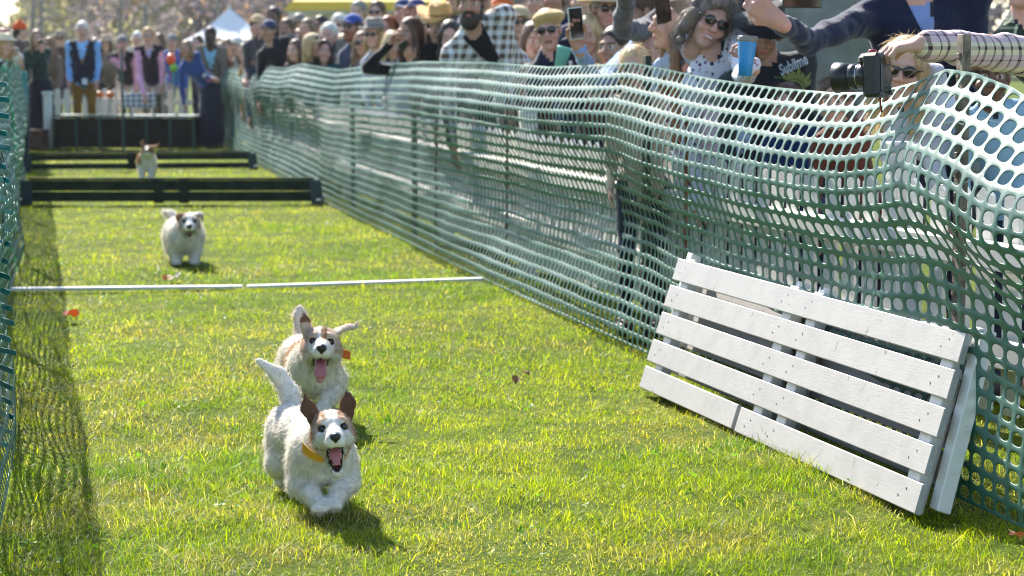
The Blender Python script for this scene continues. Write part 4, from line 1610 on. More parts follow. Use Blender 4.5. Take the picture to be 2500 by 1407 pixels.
# ================================================================ PEOPLE
M_SKIN = mat_attr('skin', 0.5, 0.0, 0.35, bmp=0.12)
M_HAIRS = mat_fur('hair_strand', 0.35)
M_LENS = mat_plain('dark_lens', (0.010, 0.008, 0.008), 0.08, 0.1, 20, spec=0.7)
M_FRAME = mat_plain('dark_frame', (0.02, 0.014, 0.012), 0.3, 0.1, 20)
M_SHOE = mat_plain('brown_shoe', (0.05, 0.032, 0.022), 0.6, 0.3, 20)
M_BLACK = mat_plain('black_plastic', (0.012, 0.012, 0.013), 0.4, 0.3, 60)

def mat_hair(c):
    key = ('hair', c)
    if key in _mats:
        return _mats[key]
    m, nt, b = nodes_of('hair')
    f = noise(nt, 55, 4, stretch=(1, 1, .12))
    nt.links.new(ramp(nt, f, [(.3, tuple(x * .55 for x in c)), (.7, tuple(min(1, x * 1.35) for x in c))]), b.inputs['Base Color'])
    b.inputs['Roughness'].default_value = .5
    b.inputs['Specular IOR Level'].default_value = .5
    bump(nt, b, f, .8, .012)
    _mats[key] = m
    return m

# ---- heads (local: origin between the eyes' level and ears, face towards -y)
def head_prims(sex):
    w = {'m': 1.0, 'f': .94, 'c': .9}[sex]
    P = [el((0, .015, .035), (.074 * w, .094, .086)), el((0, -.028, -.045), (.058 * w, .060, .072), k=.03),
         el((0, -.062, -.098), (.024 * w, .022, .018), k=.03),
         rc((-.036, -.078, .026), (.036, -.078, .026), .011, .011, k=.015),
         rc((0, -.088, .010), (0, -.110, -.026), .007, .0125, k=.012),
         el((-.011, -.100, -.030), (.009, .012, .008), k=.008), el((.011, -.100, -.030), (.009, .012, .008), k=.008),
         el((-.040, -.066, -.030), (.024, .024, .022), k=.02), el((.040, -.066, -.030), (.024, .024, .022), k=.02)]
    for s in (-1, 1):
        P.append(el((s * .031, -.092, .006), (.016, .016, .012), k=.010, sub=True))
        P.append(el((s * .031, -.074, .005), (.0135, .0125, .0115), k=.004))
        P.append(el((s * .076 * w, .012, -.006), (.010, .020, .031), rotm(s * .35), k=.008))
    P += [rc((-.019, -.086, -.0585), (.019, -.086, -.0585), .0062, .0062, k=.006), rc((-.016, -.085, -.0685), (.016, -.085, -.0685), .0072, .0072, k=.006),
          rc((0, .02, -.06), (0, .035, -.14), .050 * w, .052 * w, k=.03)]
    return P
HEADS = {(s, lo): sdf_mesh(head_prims(s), .0095 if lo else .0068) for s in 'mfc' for lo in (0, 1)}

def head_colour(V, skin, brow, lips, stubble=None, smile=False):
    skin = np.asarray(skin, float)
    c = np.tile(skin, (len(V), 1))
    x, y, z = np.abs(V[:, 0]), V[:, 1], V[:, 2]
    front = y < -.04
    r = np.exp(-(((x - .040) / .02) ** 2 + ((z + .03) / .02) ** 2)) + np.exp(-((x / .014) ** 2 + ((z + .028) / .014) ** 2)) * .8
    c = c * (1 - .35 * (front * r)[:, None] * np.array((0, .45, .5)))
    if stubble is not None:
        m = front & (z < -.035) & ~((x < .022) & (z > -.076) & (z < -.050))
        c[m] = c[m] * .5 + np.asarray(stubble) * .5
    m = front & (x < .023) & (z > -.077) & (z < -.052) & (y < -.074)
    c[m] = c[m] * .35 + np.asarray(lips) * .65
    if smile:
        c[front & (x < .017) & (z > -.067) & (z < -.060)] = (.75, .70, .64)
    else:
        c[front & (x < .018) & (np.abs(z + .0635) < .002)] = skin * .25
    m = front & (x > .012) & (x < .050) & (np.abs(z - .026 + .10 * np.abs(x - .03)) < .0055)
    c[m] = c[m] * .35 + np.asarray(brow) * .65
    d = np.sqrt(((x - .031) / 1.25) ** 2 + ((z - .005) / .8) ** 2)
    e = front & (d < .0108) & (y > -.0955)
    c[e] = (.55, .50, .46)
    c[front & (np.sqrt((x - .031) ** 2 + (z - .005) ** 2) < .0068) & (y > -.0955)] = (.025, .015, .010)
    return c

def hair_prims(style, sex):
    w = {'m': 1.0, 'f': .94, 'c': .9}[sex]
    cap = el((0, .022, .044), (.083 * w, .100, .088), k=.02)
    face = el((0, -.105, -.022), (.064 * w, .078, .088), k=.02, sub=True)
    low = el((0, -.06, -.16), (.2, .12, .12), k=.02, sub=True)
    if style == 'short':
        return [cap, el((0, .05, -.02), (.072 * w, .062, .07), k=.03), face, el((0, -.03, -.13), (.2, .11, .11), k=.02, sub=True)]
    if style == 'curly':
        P = [cap]
        r2 = np.random.default_rng(5)
        for i in range(46):
            a, b = r2.uniform(0, 2 * np.pi), r2.uniform(-.9, 1.3)
            p = np.array((.088 * math.cos(a) * math.cos(b), .02 + .098 * math.sin(a) * math.cos(b), .03 + .10 * math.sin(b)))
            if p[1] < -.02 and p[2] < .07:
                continue
            P.append(el(p, np.full(3, r2.uniform(.022, .034)), k=.012))
        for s in (-1, 1):
            for i in range(7):
                P.append(el((s * (.082 + .018 * r2.random()), r2.uniform(-.03, .06), -.02 - .018 * i), np.full(3, r2.uniform(.022, .032)), k=.012))
        return P + [el((0, -.11, -.02), (.060, .075, .095), k=.02, sub=True)]
    L = {'bob': .125, 'mid': .20, 'long': .42, 'verylong': .55}[style]
    P = [cap, el((0, .05, -.03), (.080 * w, .065, .09), k=.03)]
    for s in (-1, 1):
        P.append(rc((s * .068, -.01, .02), (s * .078, -.008, -.03 - L * .45), .024, .027, k=.03))
        P.append(rc((s * .078, -.008, -.03 - L * .45), (s * .080, .0, -.02 - L), .027, .018 if L < .3 else .022, k=.03))
    P.append(rc((0, .06, 0), (0, .085, -.02 - L), .068, .06 if L > .15 else .055, k=.03))
    return P + [el((0, -.105, -.022), (.059 * w, .082, .100), k=.02, sub=True)]
_hairc = {}
def hair_mesh(style, sex):
    if (style, sex) not in _hairc:
        _hairc[(style, sex)] = sdf_mesh(hair_prims(style, sex), .0125)
    return _hairc[(style, sex)]
BEARD = sdf_mesh([el((0, -.052, -.082), (.060, .052, .050)), el((0, -.07, -.115), (.042, .034, .036), k=.03), rc((-.022, -.088, -.047), (.022, -.088, -.047), .010, .010, k=.012),
                  el((-.058, -.012, -.05), (.016, .034, .045), k=.02), el((.058, -.012, -.05), (.016, .034, .045), k=.02),
                  el((0, -.102, -.0635), (.019, .022, .0085), k=.006, sub=True)], .0065)

# ---- hands: wrist at the origin, fingers along +z, thumb towards +x, palm facing -y
def hand_prims(curl, spread=.1, thumb=.5):
    P = []
    off = [.029, .0095, -.0105, -.029]
    ln = [.070, .078, .072, .056]
    for i in range(4):
        k = np.array((off[i], 0, .088 - .006 * abs(i - 1)))
        P.append(rc((off[i] * .45, 0, .004), k, .0125, .0102, tg=0, k=.012))
        d = np.array((off[i] * spread * 3, 0, 1.0)); d /= np.linalg.norm(d)
        p = k
        for j, f in enumerate((.45, .31, .24)):
            c = curl[i] if hasattr(curl, '__len__') else curl
            ca, sa = math.cos(c * (1.1 if j else .8)), math.sin(c * (1.1 if j else .8))
            d = np.array((d[0], d[1] * ca - d[2] * sa, d[1] * sa + d[2] * ca))
            q = p + d * ln[i] * f
            r0 = .0092 - .0009 * j - (.001 if i == 3 else 0)
            P.append(rc(p, q, r0, r0 - .0008, k=.005))
            p = q
    b = np.array((.016, -.004, .016)); m = np.array((.044, -.012, .050))
    P.append(rc(b, m, .0145, .0115, k=.012))
    q = m + np.array((.020 * (1 - thumb), -.020 * thumb - .008, .026))
    P.append(rc(m, q, .0108, .0095, k=.006))
    P.append(rc(q, q + np.array((-.006 * thumb * 2 + .004, -.016 * thumb, .022)), .0095, .0075, k=.005))
    P.append(rc((0, .001, -.022), (0, 0, .012), .0235, .024, k=.02))
    return P
HANDS = {(n, lo): sdf_mesh(hand_prims(*a), .0072 if lo else .0046) for lo in (0, 1) for n, a in dict(relaxed=(.32, .1, .4), grip=((.75, .8, .85, .9), .05, .9), hold=((.5, .55, .6, .7), .12, .7)).items()}

def orient(d, n):
    """Rows x, y, z with z along d and -y towards n."""
    z = np.asarray(d, float) / np.linalg.norm(d)
    y = -np.asarray(n, float); y = y - (y @ z) * z
    y /= np.linalg.norm(y)
    return np.array([np.cross(y, z), y, z])

SK = dict(fair=(.60, .37, .28), pink=(.58, .33, .26), tan=(.45, .26, .18), olive=(.38, .23, .15), dark=(.075, .038, .025), brown=(.16, .085, .055))
HC = dict(blond=(.42, .27, .12), lblond=(.58, .44, .25), brown=(.10, .055, .03), dark=(.025, .016, .012), grey=(.24, .22, .20), ash=(.17, .135, .11), white=(.62, .60, .57), red=(.25, .08, .03), lbrown=(.22, .13, .07))
PEOPLE = []

def hat_mesh(kind, col, band, A, parent):
    """A: function taking head-local points to world."""
    hm = mat_fabric(col)
    mb = MB()
    if kind in ('fedora', 'wide', 'cowboy', 'straw'):
        br = {'fedora': .145, 'wide': .175, 'cowboy': .165, 'straw': .15}[kind]
        ch = {'fedora': .105, 'wide': .10, 'cowboy': .115, 'straw': .09}[kind]
        prof = [(br, 0), (br, .005), (.098, .010), (.088, .03), (.083, ch * .8), (.066, ch), (.03, ch - .006), (.001, ch - .014), (.001, ch - .02), (.078, ch * .7), (.092, -.002), (br, 0)]
        def wp(V):
            V = V.copy()
            r = np.hypot(V[:, 0], V[:, 1])
            t = np.clip((r - .09) / .07, 0, 1)
            if kind == 'cowboy':
                V[:, 2] += t ** 1.2 * (.075 * (V[:, 0] / np.maximum(r, .01)) ** 2 * 1.3 - .018)
            else:
                V[:, 2] += t * (.006 * np.cos(2 * np.arctan2(V[:, 1], V[:, 0])) - .018 * (kind == 'wide'))
            V[:, 1] *= 1.14
            m = (V[:, 2] > ch * .6) & (r < .08)
            V[m, 2] -= .022 * np.exp(-(V[m, 0] / .02) ** 2)
            return V
        mb.lathe(prof, 28, (0, 0, 0), None, wp)
        V, F = mb.out()
        hat = mk('hat', A(V + (0, .012, .066)), F, hm, parent, True)
        if band:
            b = MB().lathe([(.0925, .010), (.0955, .011), (.0905, .034), (.088, .034)], 28, (0, 0, 0), None, lambda V: V * (1, 1.14, 1))
            V, F = b.out()
            mk('hat_band', A(V + (0, .012, .066)), F, mat_fabric(band), hat, True)
        return hat
    if kind == 'cap':
        V, Q = sdf_mesh([el((0, .018, .050), (.086, .104, .082)), el((0, 0, -.03), (.2, .2, .085), k=.006, sub=True)], .008)
        mb.add(V, Q)
        n = 9
        g = []
        for i in range(n):
            u = -1 + 2 * i / (n - 1)
            for v in (0, .5, 1):
                g.append((u * .072 * (1 - .12 * v * v), -.066 - .075 * v * math.sqrt(max(0, 1 - .55 * u * u)) + .02 * u * u, .066 - .010 * v - .022 * u * u))
        g = np.array(g)
        g2 = g - (0, 0, .005)
        Qs = []
        for i in range(n - 1):
            for j in range(2):
                a = i * 3 + j
                Qs += [(a, a + 1, a + 4, a + 3), (27 + a, 27 + a + 3, 27 + a + 4, 27 + a + 1)]
            a = i * 3 + 2
            Qs += [(a, a + 27, a + 30, a + 3)]
        b2 = MB().add(np.concatenate([g, g2]), Qs)
        V, F = mb.out()
        hat = mk('cap', A(V), F, hm, parent, True)
        V, F = b2.out()
        mk('bill', A(V), F, mat_fabric(band) if band else hm, hat, True)
        return hat
    if kind == 'beret':
        V, Q = sdf_mesh([el((.012, .022, .074), (.100, .112, .048)), el((0, .015, .042), (.082, .098, .030), k=.02), el((0, 0, -.04), (.2, .2, .072), k=.006, sub=True)], .008)
        return mk('beret', A(V), Q, hm, parent, True)
    if kind == 'knit':
        V, Q = sdf_mesh([el((0, .020, .050), (.088, .106, .094)), el((0, .02, .148), (.03, .03, .028), k=.02), el((0, 0, -.05), (.2, .2, .085), k=.006, sub=True)], .009)
        return mk('knit_hat', A(V), Q, hm, parent, True)

def phone(at, axes, col, label):
    """axes rows: width, thickness (screen side -), height."""
    r = thing('phone', label, 'phone', at)
    MB().box(at, (.074, .009, .152), axes, .003).build('case', mat_plain('case_%s' % str(col), col, .4, .1), r)
    MB().box(at - axes[1] * .0052, (.066, .0012, .142), axes).build('screen', M_LENS, r)
    MB().box(at + axes[1] * .0052 + axes[2] * .055 - axes[0] * .018, (.026, .002, .026), axes).build('camera_lens', M_LENS, r)
    return r

def person(label, hx, hy, ppm, top, bottom=(.02, .025, .045), skin='fair', hair=('short', 'brown'), hat=None, glasses=None, beard=None,
           yaw=-12, tilt=0, roll=0, byaw=None, S=None, sex='m', arms=('down', 'down'), sleeve=None, arm_r=1.0, hand_s=1.0, vee=None, lean_az=None, phone_col=None,
           fat=1.0, depth=None, head_off=None, near=False, skirt=False, coat=False, smile=False, lips=None, group='spectators', shift=(0, 0), bare=0.0, strands_n=0, bres=None):
    Z = depth or FPX / ppm
    H = Wp(hx, hy, Z)
    S0 = S or {'m': 1.76, 'f': 1.65, 'c': 1.25}[sex]
    k = S0 / 1.75
    upright = .935 * S0
    if H[2] >= upright:
        k *= H[2] / upright; S0 *= H[2] / upright; lean = 0.03
    else:
        lean = math.acos(np.clip((H[2] - .52 * S0) / (.415 * S0), -.05, 1))
        if lean > 1.15:                      # knees bend for the rest
            lean = 1.15
    hipz = H[2] - .415 * S0 * math.cos(lean)
    if lean_az is None:
        lean_az = -62 if hx > 560 else 0
    la = math.radians(lean_az)
    LD = np.array((math.sin(la), -math.cos(la), 0))
    P0 = np.array((H[0], H[1], 0)) - LD * (.36 * S0 * math.sin(lean) + .05 * k)
    P0 = P0 + np.array((shift[0], shift[1], 0))
    byaw = yaw * .6 if byaw is None else byaw
    root = thing('person', label, 'person', P0, group)
    f = np.array((math.sin(math.radians(byaw)), -math.cos(math.radians(byaw)), 0))
    hip = np.array((P0[0], P0[1], hipz))
    headR = rotm(math.radians(yaw), math.radians(tilt), math.radians(roll))
    neckp = H + np.array((0, 0, -.15 * k)) - headR[1] * (-.035) * k
    up = neckp - hip
    TL = np.linalg.norm(up); up /= TL
    f = f - (f @ up) * up; f /= np.linalg.norm(f)
    bk = -f
    r = np.cross(bk, up)
    ax = np.array([r, bk, up])
    w = fat * {'m': 1.0, 'f': .9, 'c': .82}[sex]
    kk = k * {'m': 1, 'f': 1, 'c': .95}[sex]
    at = lambda x, y, z: hip + ax[0] * x * kk + ax[1] * y * kk + up * (z * TL)
    P = [el(at(0, .0, .70), (np.array((.160 * w, .112 * fat, .17)) * kk), ax, tg='top', k=.05),
         el(at(0, -.006, .36), (np.array((.142 * w, .108 * fat, .17)) * kk), ax, tg='top', k=.06),
         el(at(0, 0, .06), (np.array((.165 * w, .118 * fat, .13)) * kk), ax, tg='top', k=.05)]
    if sex == 'f':
        for s in (-1, 1):
            P.append(el(at(s * .065, -.085, .66), np.array((.062, .055, .062)) * kk, ax, tg='top', k=.04))
    shz = .90
    sh = [at(s * .170 * w, .0, shz) for s in (-1, 1)]
    for s_ in sh:
        P.append(rc(at(0, .02, .97), s_, .060 * kk, .060 * kk, tg='top', k=.05))
    hands = []
    up_len, fo_len = .285 * k, .255 * k
    for i, s in enumerate((-1, 1)):
        a = arms[i]
        palm = None
        if a == 'down':
            tgt = sh[i] + np.array((0, 0, -.51 * k)) + r * s * .01 + f * .08
            palm = -r * s
        elif a == 'front':
            tgt = at(s * .07, -.26, .42)
            palm = bk
        elif a == 'rail':
            tgt = sh[i] + f * .20 - LD * .04 + np.array((0, 0, -.36 * k)); palm = np.array((0, 0, -1.))
        elif a == 'phone':
            tgt = H + f * .30 * k + r * s * .055 + np.array((0, 0, -.10)); palm = bk
        elif a == 'cheek':
            tgt = H + headR[1] * -.105 + headR[0] * s * .02 + np.array((0, 0, -.12)); palm = bk
        elif a == 'camera':
            tgt = H + headR[1] * -.13 + headR[0] * s * .07 + np.array((0, 0, -.07)); palm = -r * s
        else:
            tgt = np.asarray(a['at'], float); palm = np.asarray(a.get('palm', bk), float)
        d = tgt - sh[i]
        L = np.linalg.norm(d)
        Lm = (up_len + fo_len) * .985
        if L > Lm:
            if isinstance(a, dict):
                sc_ = L / Lm
                ul, fl = up_len * sc_ * 1.01, fo_len * sc_ * 1.01
            else:
                tgt = sh[i] + d / L * Lm; d = tgt - sh[i]; L = Lm; ul, fl = up_len, fo_len
        else:
            ul, fl = up_len, fo_len
        ca = np.clip((ul ** 2 + L * L - fl ** 2) / (2 * ul * L), -1, 1)
        u = d / L
        hint = (np.asarray(a['elbow'], float) if isinstance(a, dict) and 'elbow' in a else r * s * .14 + bk * .5 + np.array((0, 0, -1.0)))
        hint = hint - (hint @ u) * u; hint /= np.linalg.norm(hint)
        elb = sh[i] + u * ul * ca + hint * ul * math.sqrt(max(0, 1 - ca * ca))
        P.append(rc(sh[i], elb, .058 * kk * (fat * .5 + .5), .045 * kk * arm_r, tg='sleeve', k=.035))
        wr = tgt + (elb - tgt) * .02
        if bare:
            cut = elb + (wr - elb) * (1 - bare)
            P.append(rc(elb, cut, .048 * kk, .043 * kk, tg='sleeve', k=.02))
            P.append(rc(cut, wr, .038 * kk, .027 * kk, tg='skin', k=.008))
        else:
            P.append(rc(elb, wr, .047 * kk * arm_r, .036 * kk * arm_r, tg='sleeve', k=.02))
        hd = tgt - elb
        if a in ('phone', 'camera', 'cheek'):
            hd = hd / np.linalg.norm(hd) + np.array((0, 0, .6))
        if isinstance(a, dict) and 'dir' in a:
            hd = np.asarray(a['dir'], float)
        style = a.get('hand', 'hold') if isinstance(a, dict) else {'down': 'relaxed', 'front': 'hold', 'rail': 'hold', 'phone': 'hold', 'cheek': 'hold', 'camera': 'grip'}[a]
        hands.append((tgt, orient(hd, palm), s, style))
    # legs
    kn_f = f * (.10 if hipz < .47 * S0 else .015)
    for s in (-1, 1):
        hj = hip + r * s * .092 * kk
        ft = np.array((P0[0], P0[1], 0)) + r * s * .11 * kk * np.array((1, 1, 0)) + np.array((0, 0, .085))
        kn = (hj + ft) / 2 + f * (.03 + max(0, .49 * S0 - hipz) * .6) + np.array((0, 0, .02))
        P.append(rc(hj, kn, .092 * kk * fat, .062 * kk, tg='bottom', k=.03))
        P.append(rc(kn, ft, .062 * kk, .047 * kk, tg='bottom', k=.02))
        P.append(rc(ft + (0, 0, -.04), ft + (0, 0, -.05) + f * np.array((1, 1, 0)) * .15, .045, .036, tg='shoe', k=.012))
    if skirt or coat:
        a, b = at(0, 0, .02), np.array((P0[0], P0[1], hipz * (.22 if skirt else .45)))
        P.append(rc(a, b, .155 * kk, (.21 if skirt else .19) * kk, tg='bottom' if skirt else 'top', k=.04))
    P.append(rc(neckp + up * -.03, H - np.array((0, 0, .05)) * k + headR[1] * .02, .060 * kk * (1 if sex == 'm' else .88), .053 * kk * (1 if sex == 'm' else .88), tg='skin', k=.015))
    h = bres or (.020 if near else (.024 if ppm > 300 else .033))
    V, Q = sdf_mesh(P, h)
    ti = sdf_tags(P, V)
    names = ['top', 'sleeve', 'bottom', 'shoe', 'skin', 'under']
    tg = np.array([names.index(p['tg']) for p in P])[ti]
    if vee:
        loc = (V - hip) @ ax.T
        zz = loc[:, 2] / TL; xx = np.abs(loc[:, 0]) / kk
        wv_ = vee['w'] * np.clip((zz - vee['z0']) / (1 - vee['z0']), 0, 1)
        sd = xx - wv_
        nr = (np.abs(sd) * k < .7 * h) & (loc[:, 1] < -.02) & (wv_ > .004)
        loc[nr, 0] -= np.sign(loc[nr, 0]) * sd[nr] * kk
        V = np.where(nr[:, None], hip + loc @ ax, V)
        m = (loc[:, 1] < -.02) & (xx < vee['w'] * np.clip((zz - vee['z0']) / (1 - vee['z0']), 0, 1)) & (zz < 1.02) & (tg == 0)
        tg[m] = 5
    # folds in the cloth
    N_ = vnorm(V, Q)
    cl_ = np.isin(tg, [0, 1, 2])
    am_ = (.022 if near else .016) * kk
    q_ = (V - hip) @ ax.T
    fo_ = np.abs(vnoise(q_ + 7, 11, 51) - .5) * 1.3 + (vnoise(q_ * (1, 1, 1.6) + 3, 24, 52) - .5) * .35 - .32
    V = V + N_ * (am_ * fo_ * cl_)[:, None]
    skin_c = np.array(SK[skin])
    hairc = HC[hair[1]] if hair else (.1, .06, .04)
    LO = int(ppm < 300)
    HVl, HQ = HEADS[(sex, LO)]
    hk = k * {'m': 1.0, 'f': 1.02, 'c': 1.22}[sex]
    A = lambda X: H + (np.asarray(X, float) * hk) @ headR
    lipc = lips or tuple(skin_c * (1.0, .55, .55))
    hcol = head_colour(HVl, skin_c, np.array(hairc) * .6, lipc, np.array(HC[beard[1]]) if beard and beard[0] == 'stubble' else None, smile)
    allV = [V, A(HVl)]; allQ = [Q, HQ + len(V)]
    cols = [np.tile(skin_c, (len(V), 1)), hcol]
    fm = [np.array([np.bincount(q, minlength=6).argmax() for q in tg[Q]]) if len(Q) < 0 else np.median(tg[Q], axis=1).astype(int), np.full(len(HQ), 4)]
    n = len(V) + len(HVl)
    for tgt, Rh, s, style in hands:
        HV_, HQ_ = HANDS[(style, LO)]
        X = HV_.copy(); q = HQ_
        if s > 0:
            X = X * (-1, 1, 1); q = q[:, ::-1]
        hs_ = k * {'m': 1.0, 'f': .9, 'c': .8}[sex] * hand_s
        allV.append(tgt + (X * hs_) @ Rh); allQ.append(q + n); n += len(X)
        cc = np.tile(skin_c * (1, .92, .9), (len(X), 1))
        cols.append(cc); fm.append(np.full(len(q), 4))
    if vee:
        fc = V[Q].mean(1)
        lc = (fc - hip) @ ax.T
        z_ = lc[:, 2] / TL
        wv2 = vee['w'] * np.clip((z_ - vee['z0']) / (1 - vee['z0']), 0, 1)
        f0 = fm[0]
        inn = (lc[:, 1] < -.02) & (np.abs(lc[:, 0]) / kk < wv2) & (z_ < 1.02)
        f0[(f0 == 5) & ~inn] = 0
        f0[(f0 == 0) & inn] = 5
    mk_ = lambda x: x if not isinstance(x, (tuple, str, dict)) else mat_fabric(lin(x) if isinstance(x, str) else x)
    fab = lambda x: (mat_fabric(lin(x)) if isinstance(x, str) else (mat_fabric(x) if isinstance(x, tuple) else x))
    tm = fab(top)
    sm = fab(sleeve) if sleeve else tm
    mats = [tm, sm, fab(bottom), M_SHOE, M_SKIN, fab(vee['c']) if vee else tm]
    mk('body', np.concatenate(allV), np.concatenate(allQ), mats, root, True, midx=np.concatenate(fm), col=np.concatenate(cols))
    if hair:
        if not strands_n and not hat:
            strands_n = 700
        hv, hq = hair_mesh(hair[0], sex)
        X = hv
        if hair[0] in ('long', 'verylong', 'mid'):
            pass
        ho = mk('hair', A(X), hq, mat_hair(hairc), root, True)
        if strands_n:
            N = vnorm(hv, hq)
            ro, fi = sample_faces(hv, hq, strands_n)
            nn = N[hq[fi, 0]]
            fl = np.array((0, .25, -1.0)) - nn * (nn @ np.array((0, .25, -1.0)))[:, None]
            cl = np.stack([vnoise(ro, 60, s) - .5 for s in (3, 4, 5)], 1)
            d = nn * .35 + fl + cl * 1.3 + rng.normal(0, .25, ro.shape)
            d /= np.linalg.norm(d, axis=1)[:, None]
            strands('hair_strands', A(ro), d @ headR, rng.uniform(.02, .055, len(ro)), M_HAIRS, root, np.clip(np.array(hairc) * rng.uniform(.6, 1.7, (len(ro), 1)), 0, .9), .0007, .3, 4, .003)
    if beard and beard[0] == 'full':
        mk('beard', A(BEARD[0]), BEARD[1], mat_hair(HC[beard[1]]), root, True)
    if hat:
        hat_mesh(hat[0], lin(hat[1]), lin(hat[2]) if len(hat) > 2 else None, A, root)
    if glasses:
        g = MB()
        zl = .006 if glasses != 'head' else .075
        yl = -.104 if glasses != 'head' else -.075
        for s in (-1, 1):
            g.ball((s * .032, yl + .004, zl), (.0265, .006, .0215), rotm(s * .18), 14, 6)
        V_, F_ = g.out()
        gl = mk('glasses', A(V_), F_, M_LENS if glasses != 'clear' else mat_plain('clear_lens', (.35, .28, .25), .1), root, True)
        g = MB()
        g.tube([(-.01, yl - .001, zl + .006), (.01, yl - .001, zl + .006)], .003, 5)
        for s in (-1, 1):
            g.tube([(s * .056, yl + .006, zl + .006), (s * .076, yl + .05, zl + .008), (s * .080, .012, zl + .004)], .003, 5)
        V_, F_ = g.out()
        mk('frame', A(V_), F_, M_FRAME, gl, True)
    if phone_col:
        i = 0 if arms[0] == 'phone' else 1
        tgt, Rh, s, _ = hands[i]
        c = tgt + Rh[2] * .085 + bk * .035
        phone(c, np.array([r, f, np.cross(r, f)]) if False else np.array([r, -bk, np.cross(r, -bk)]), phone_col, 'smartphone raised by the ' + label[:1].lower() + ' '.join(label.split()[:7])[1:])
    info = dict(root=root, H=H, A=A, ax=ax, at=at, hands=hands, k=k, headR=headR, kk=kk, up=up, f=f, r=r, hip=hip, TL=TL, neck=neckp, sh=sh)
    PEOPLE.append(info)
    return info

def patch(info, name, x, z, sx, sz, col, y=-.13, parent=None, tilt=0):
    """Small flat thing sewn or pinned on a chest (badge, rosette)."""
    c = info['at'](x, y, z)
    mb = MB().box(c, (sx, .006, sz), info['ax'] @ rotm(0, 0, tilt).T if tilt else info['ax'], .001)
    return mb.build(name, mat_plain(name + str(col), lin(col), .5, .08), parent or info['root'])

# ---- far group at the starting box
F1 = person('man in a navy vest over a light blue shirt and mustard trousers behind the box', 201, 74, 172, '14182b', lin('8a6420'), 'pink', ('short', 'white'), yaw=4, sleeve='7fb0e8',
            vee=dict(c='8abcf2', w=.085, z0=.38), fat=1.12, group='people behind the starting box', S=1.74, byaw=2)
patch(F1, 'name_badge', 0.03, .02, .075, .085, 'e4e9f4', -.15)
person('woman in a dark green coat and long navy skirt, phone raised to her face', 90, 94, 176, '1c3430', lin('12142a'), 'pink', ('mid', 'lbrown'), yaw=22, sex='f', arms=('down', 'phone'), skirt=True, coat=False,
       phone_col=(.03, .03, .03), group='people behind the starting box')
person('person in an orange flowered hat with back half turned', 52, 76, 165, '5c4a40', skin='fair', hair=('short', 'dark'), hat=('knit', 'e0551c'), yaw=110, group='people behind the starting box', sex='f')
person('person in a maroon and pink hat at the far left edge', 8, 92, 190, '6b6f76', skin='tan', hair=('short', 'dark'), hat=('beret', '6d1230'), yaw=20, sex='f', group='people behind the starting box')
person('person in dark glasses and a sun hat behind the green coat', 146, 96, 150, '4d3a33', skin='fair', hair=('short', 'lbrown'), hat=('straw', 'a5927f'), glasses=True, yaw=5, sex='f', group='people behind the starting box')
person('person in a wide tan hat behind the blue shirted man', 259, 108, 150, '7d6f66', skin='fair', hair=('mid', 'brown'), hat=('wide', 'b99d84'), yaw=0, sex='f', group='people behind the starting box')
person('man in a grey cap and dark vest, hand at his mouth', 298, 107, 162, '241a20', lin('a59d92'), 'pink', ('short', 'grey'), hat=('cap', '7f8084', '4a4a50'), yaw=8, sleeve='d9a0b4', arms=('cheek', 'down'), group='people behind the starting box')
person('white haired person between the two men in vests', 335, 96, 150, 'b9b2ac', skin='pink', hair=('short', 'white'), yaw=-5, group='people behind the starting box')
tb = Wp(352, 234, 31.2)
person('man in glasses and a dark vest with pink sleeves, reaching down to the table', 362, 88, 165, '1c1622', lin('b9ab97'), 'pink', ('short', 'blond'), glasses='clear', yaw=6, sleeve='dfa3bd',
       arms=(dict(at=tb, palm=(0, 0, -1)), 'down'), vee=dict(c='a9a0d8', w=.06, z0=.72), group='people behind the starting box')
person('person in a grey cap and bright blue jacket behind the balloons', 420, 104, 160, '2a62b4', lin('8a8f9a'), 'pink', ('short', 'grey'), hat=('cap', '77797c'), yaw=10, group='people behind the starting box')
F11 = person('woman with a blond bob in a blue jacket with a ribbon, stooping', 455, 120, 180, '2c4a86', lin('1c2138'), 'tan', ('bob', 'lbrown'), yaw=-12, byaw=14, sex='f', S=1.62, lean_az=-25, skirt=True, shift=(.10, 0), arms=('down', 'front'), group='people behind the starting box')
patch(F11, 'rosette', .03, .52, .055, .055, 'f2f2f4', -.17)
patch(F11, 'ribbon', .03, .40, .045, .11, 'd66a8c', -.165)
person('bearded man in a taupe jacket and light blue shirt behind the netting end', 513, 88, 174, '6d665f', lin('3a3f4c'), 'dark', ('short', 'dark'), beard=('full', 'dark'), yaw=-4, vee=dict(c='7fb2d8', w=.09, z0=.3), group='people behind the starting box')
person('person in a cream hat and striped shirt behind the left netting', 14, 112, 215, mat_fabric(lin('9fb6d6'), 'stripe', lin('dfe6f0')), skin='fair', hair=('bob', 'blond'), hat=('straw', 'e0cfae'), yaw=30, sex='f', lean_az=0, phone_col=(.7, .7, .72), arms=('down', 'phone'), group='people behind the left netting')
person('person in a teal jumper low behind the left netting', 38, 150, 215, '3f8f8c', skin='fair', hair=('bob', 'blond'), yaw=40, sex='c', lean_az=0, group='people behind the left netting')

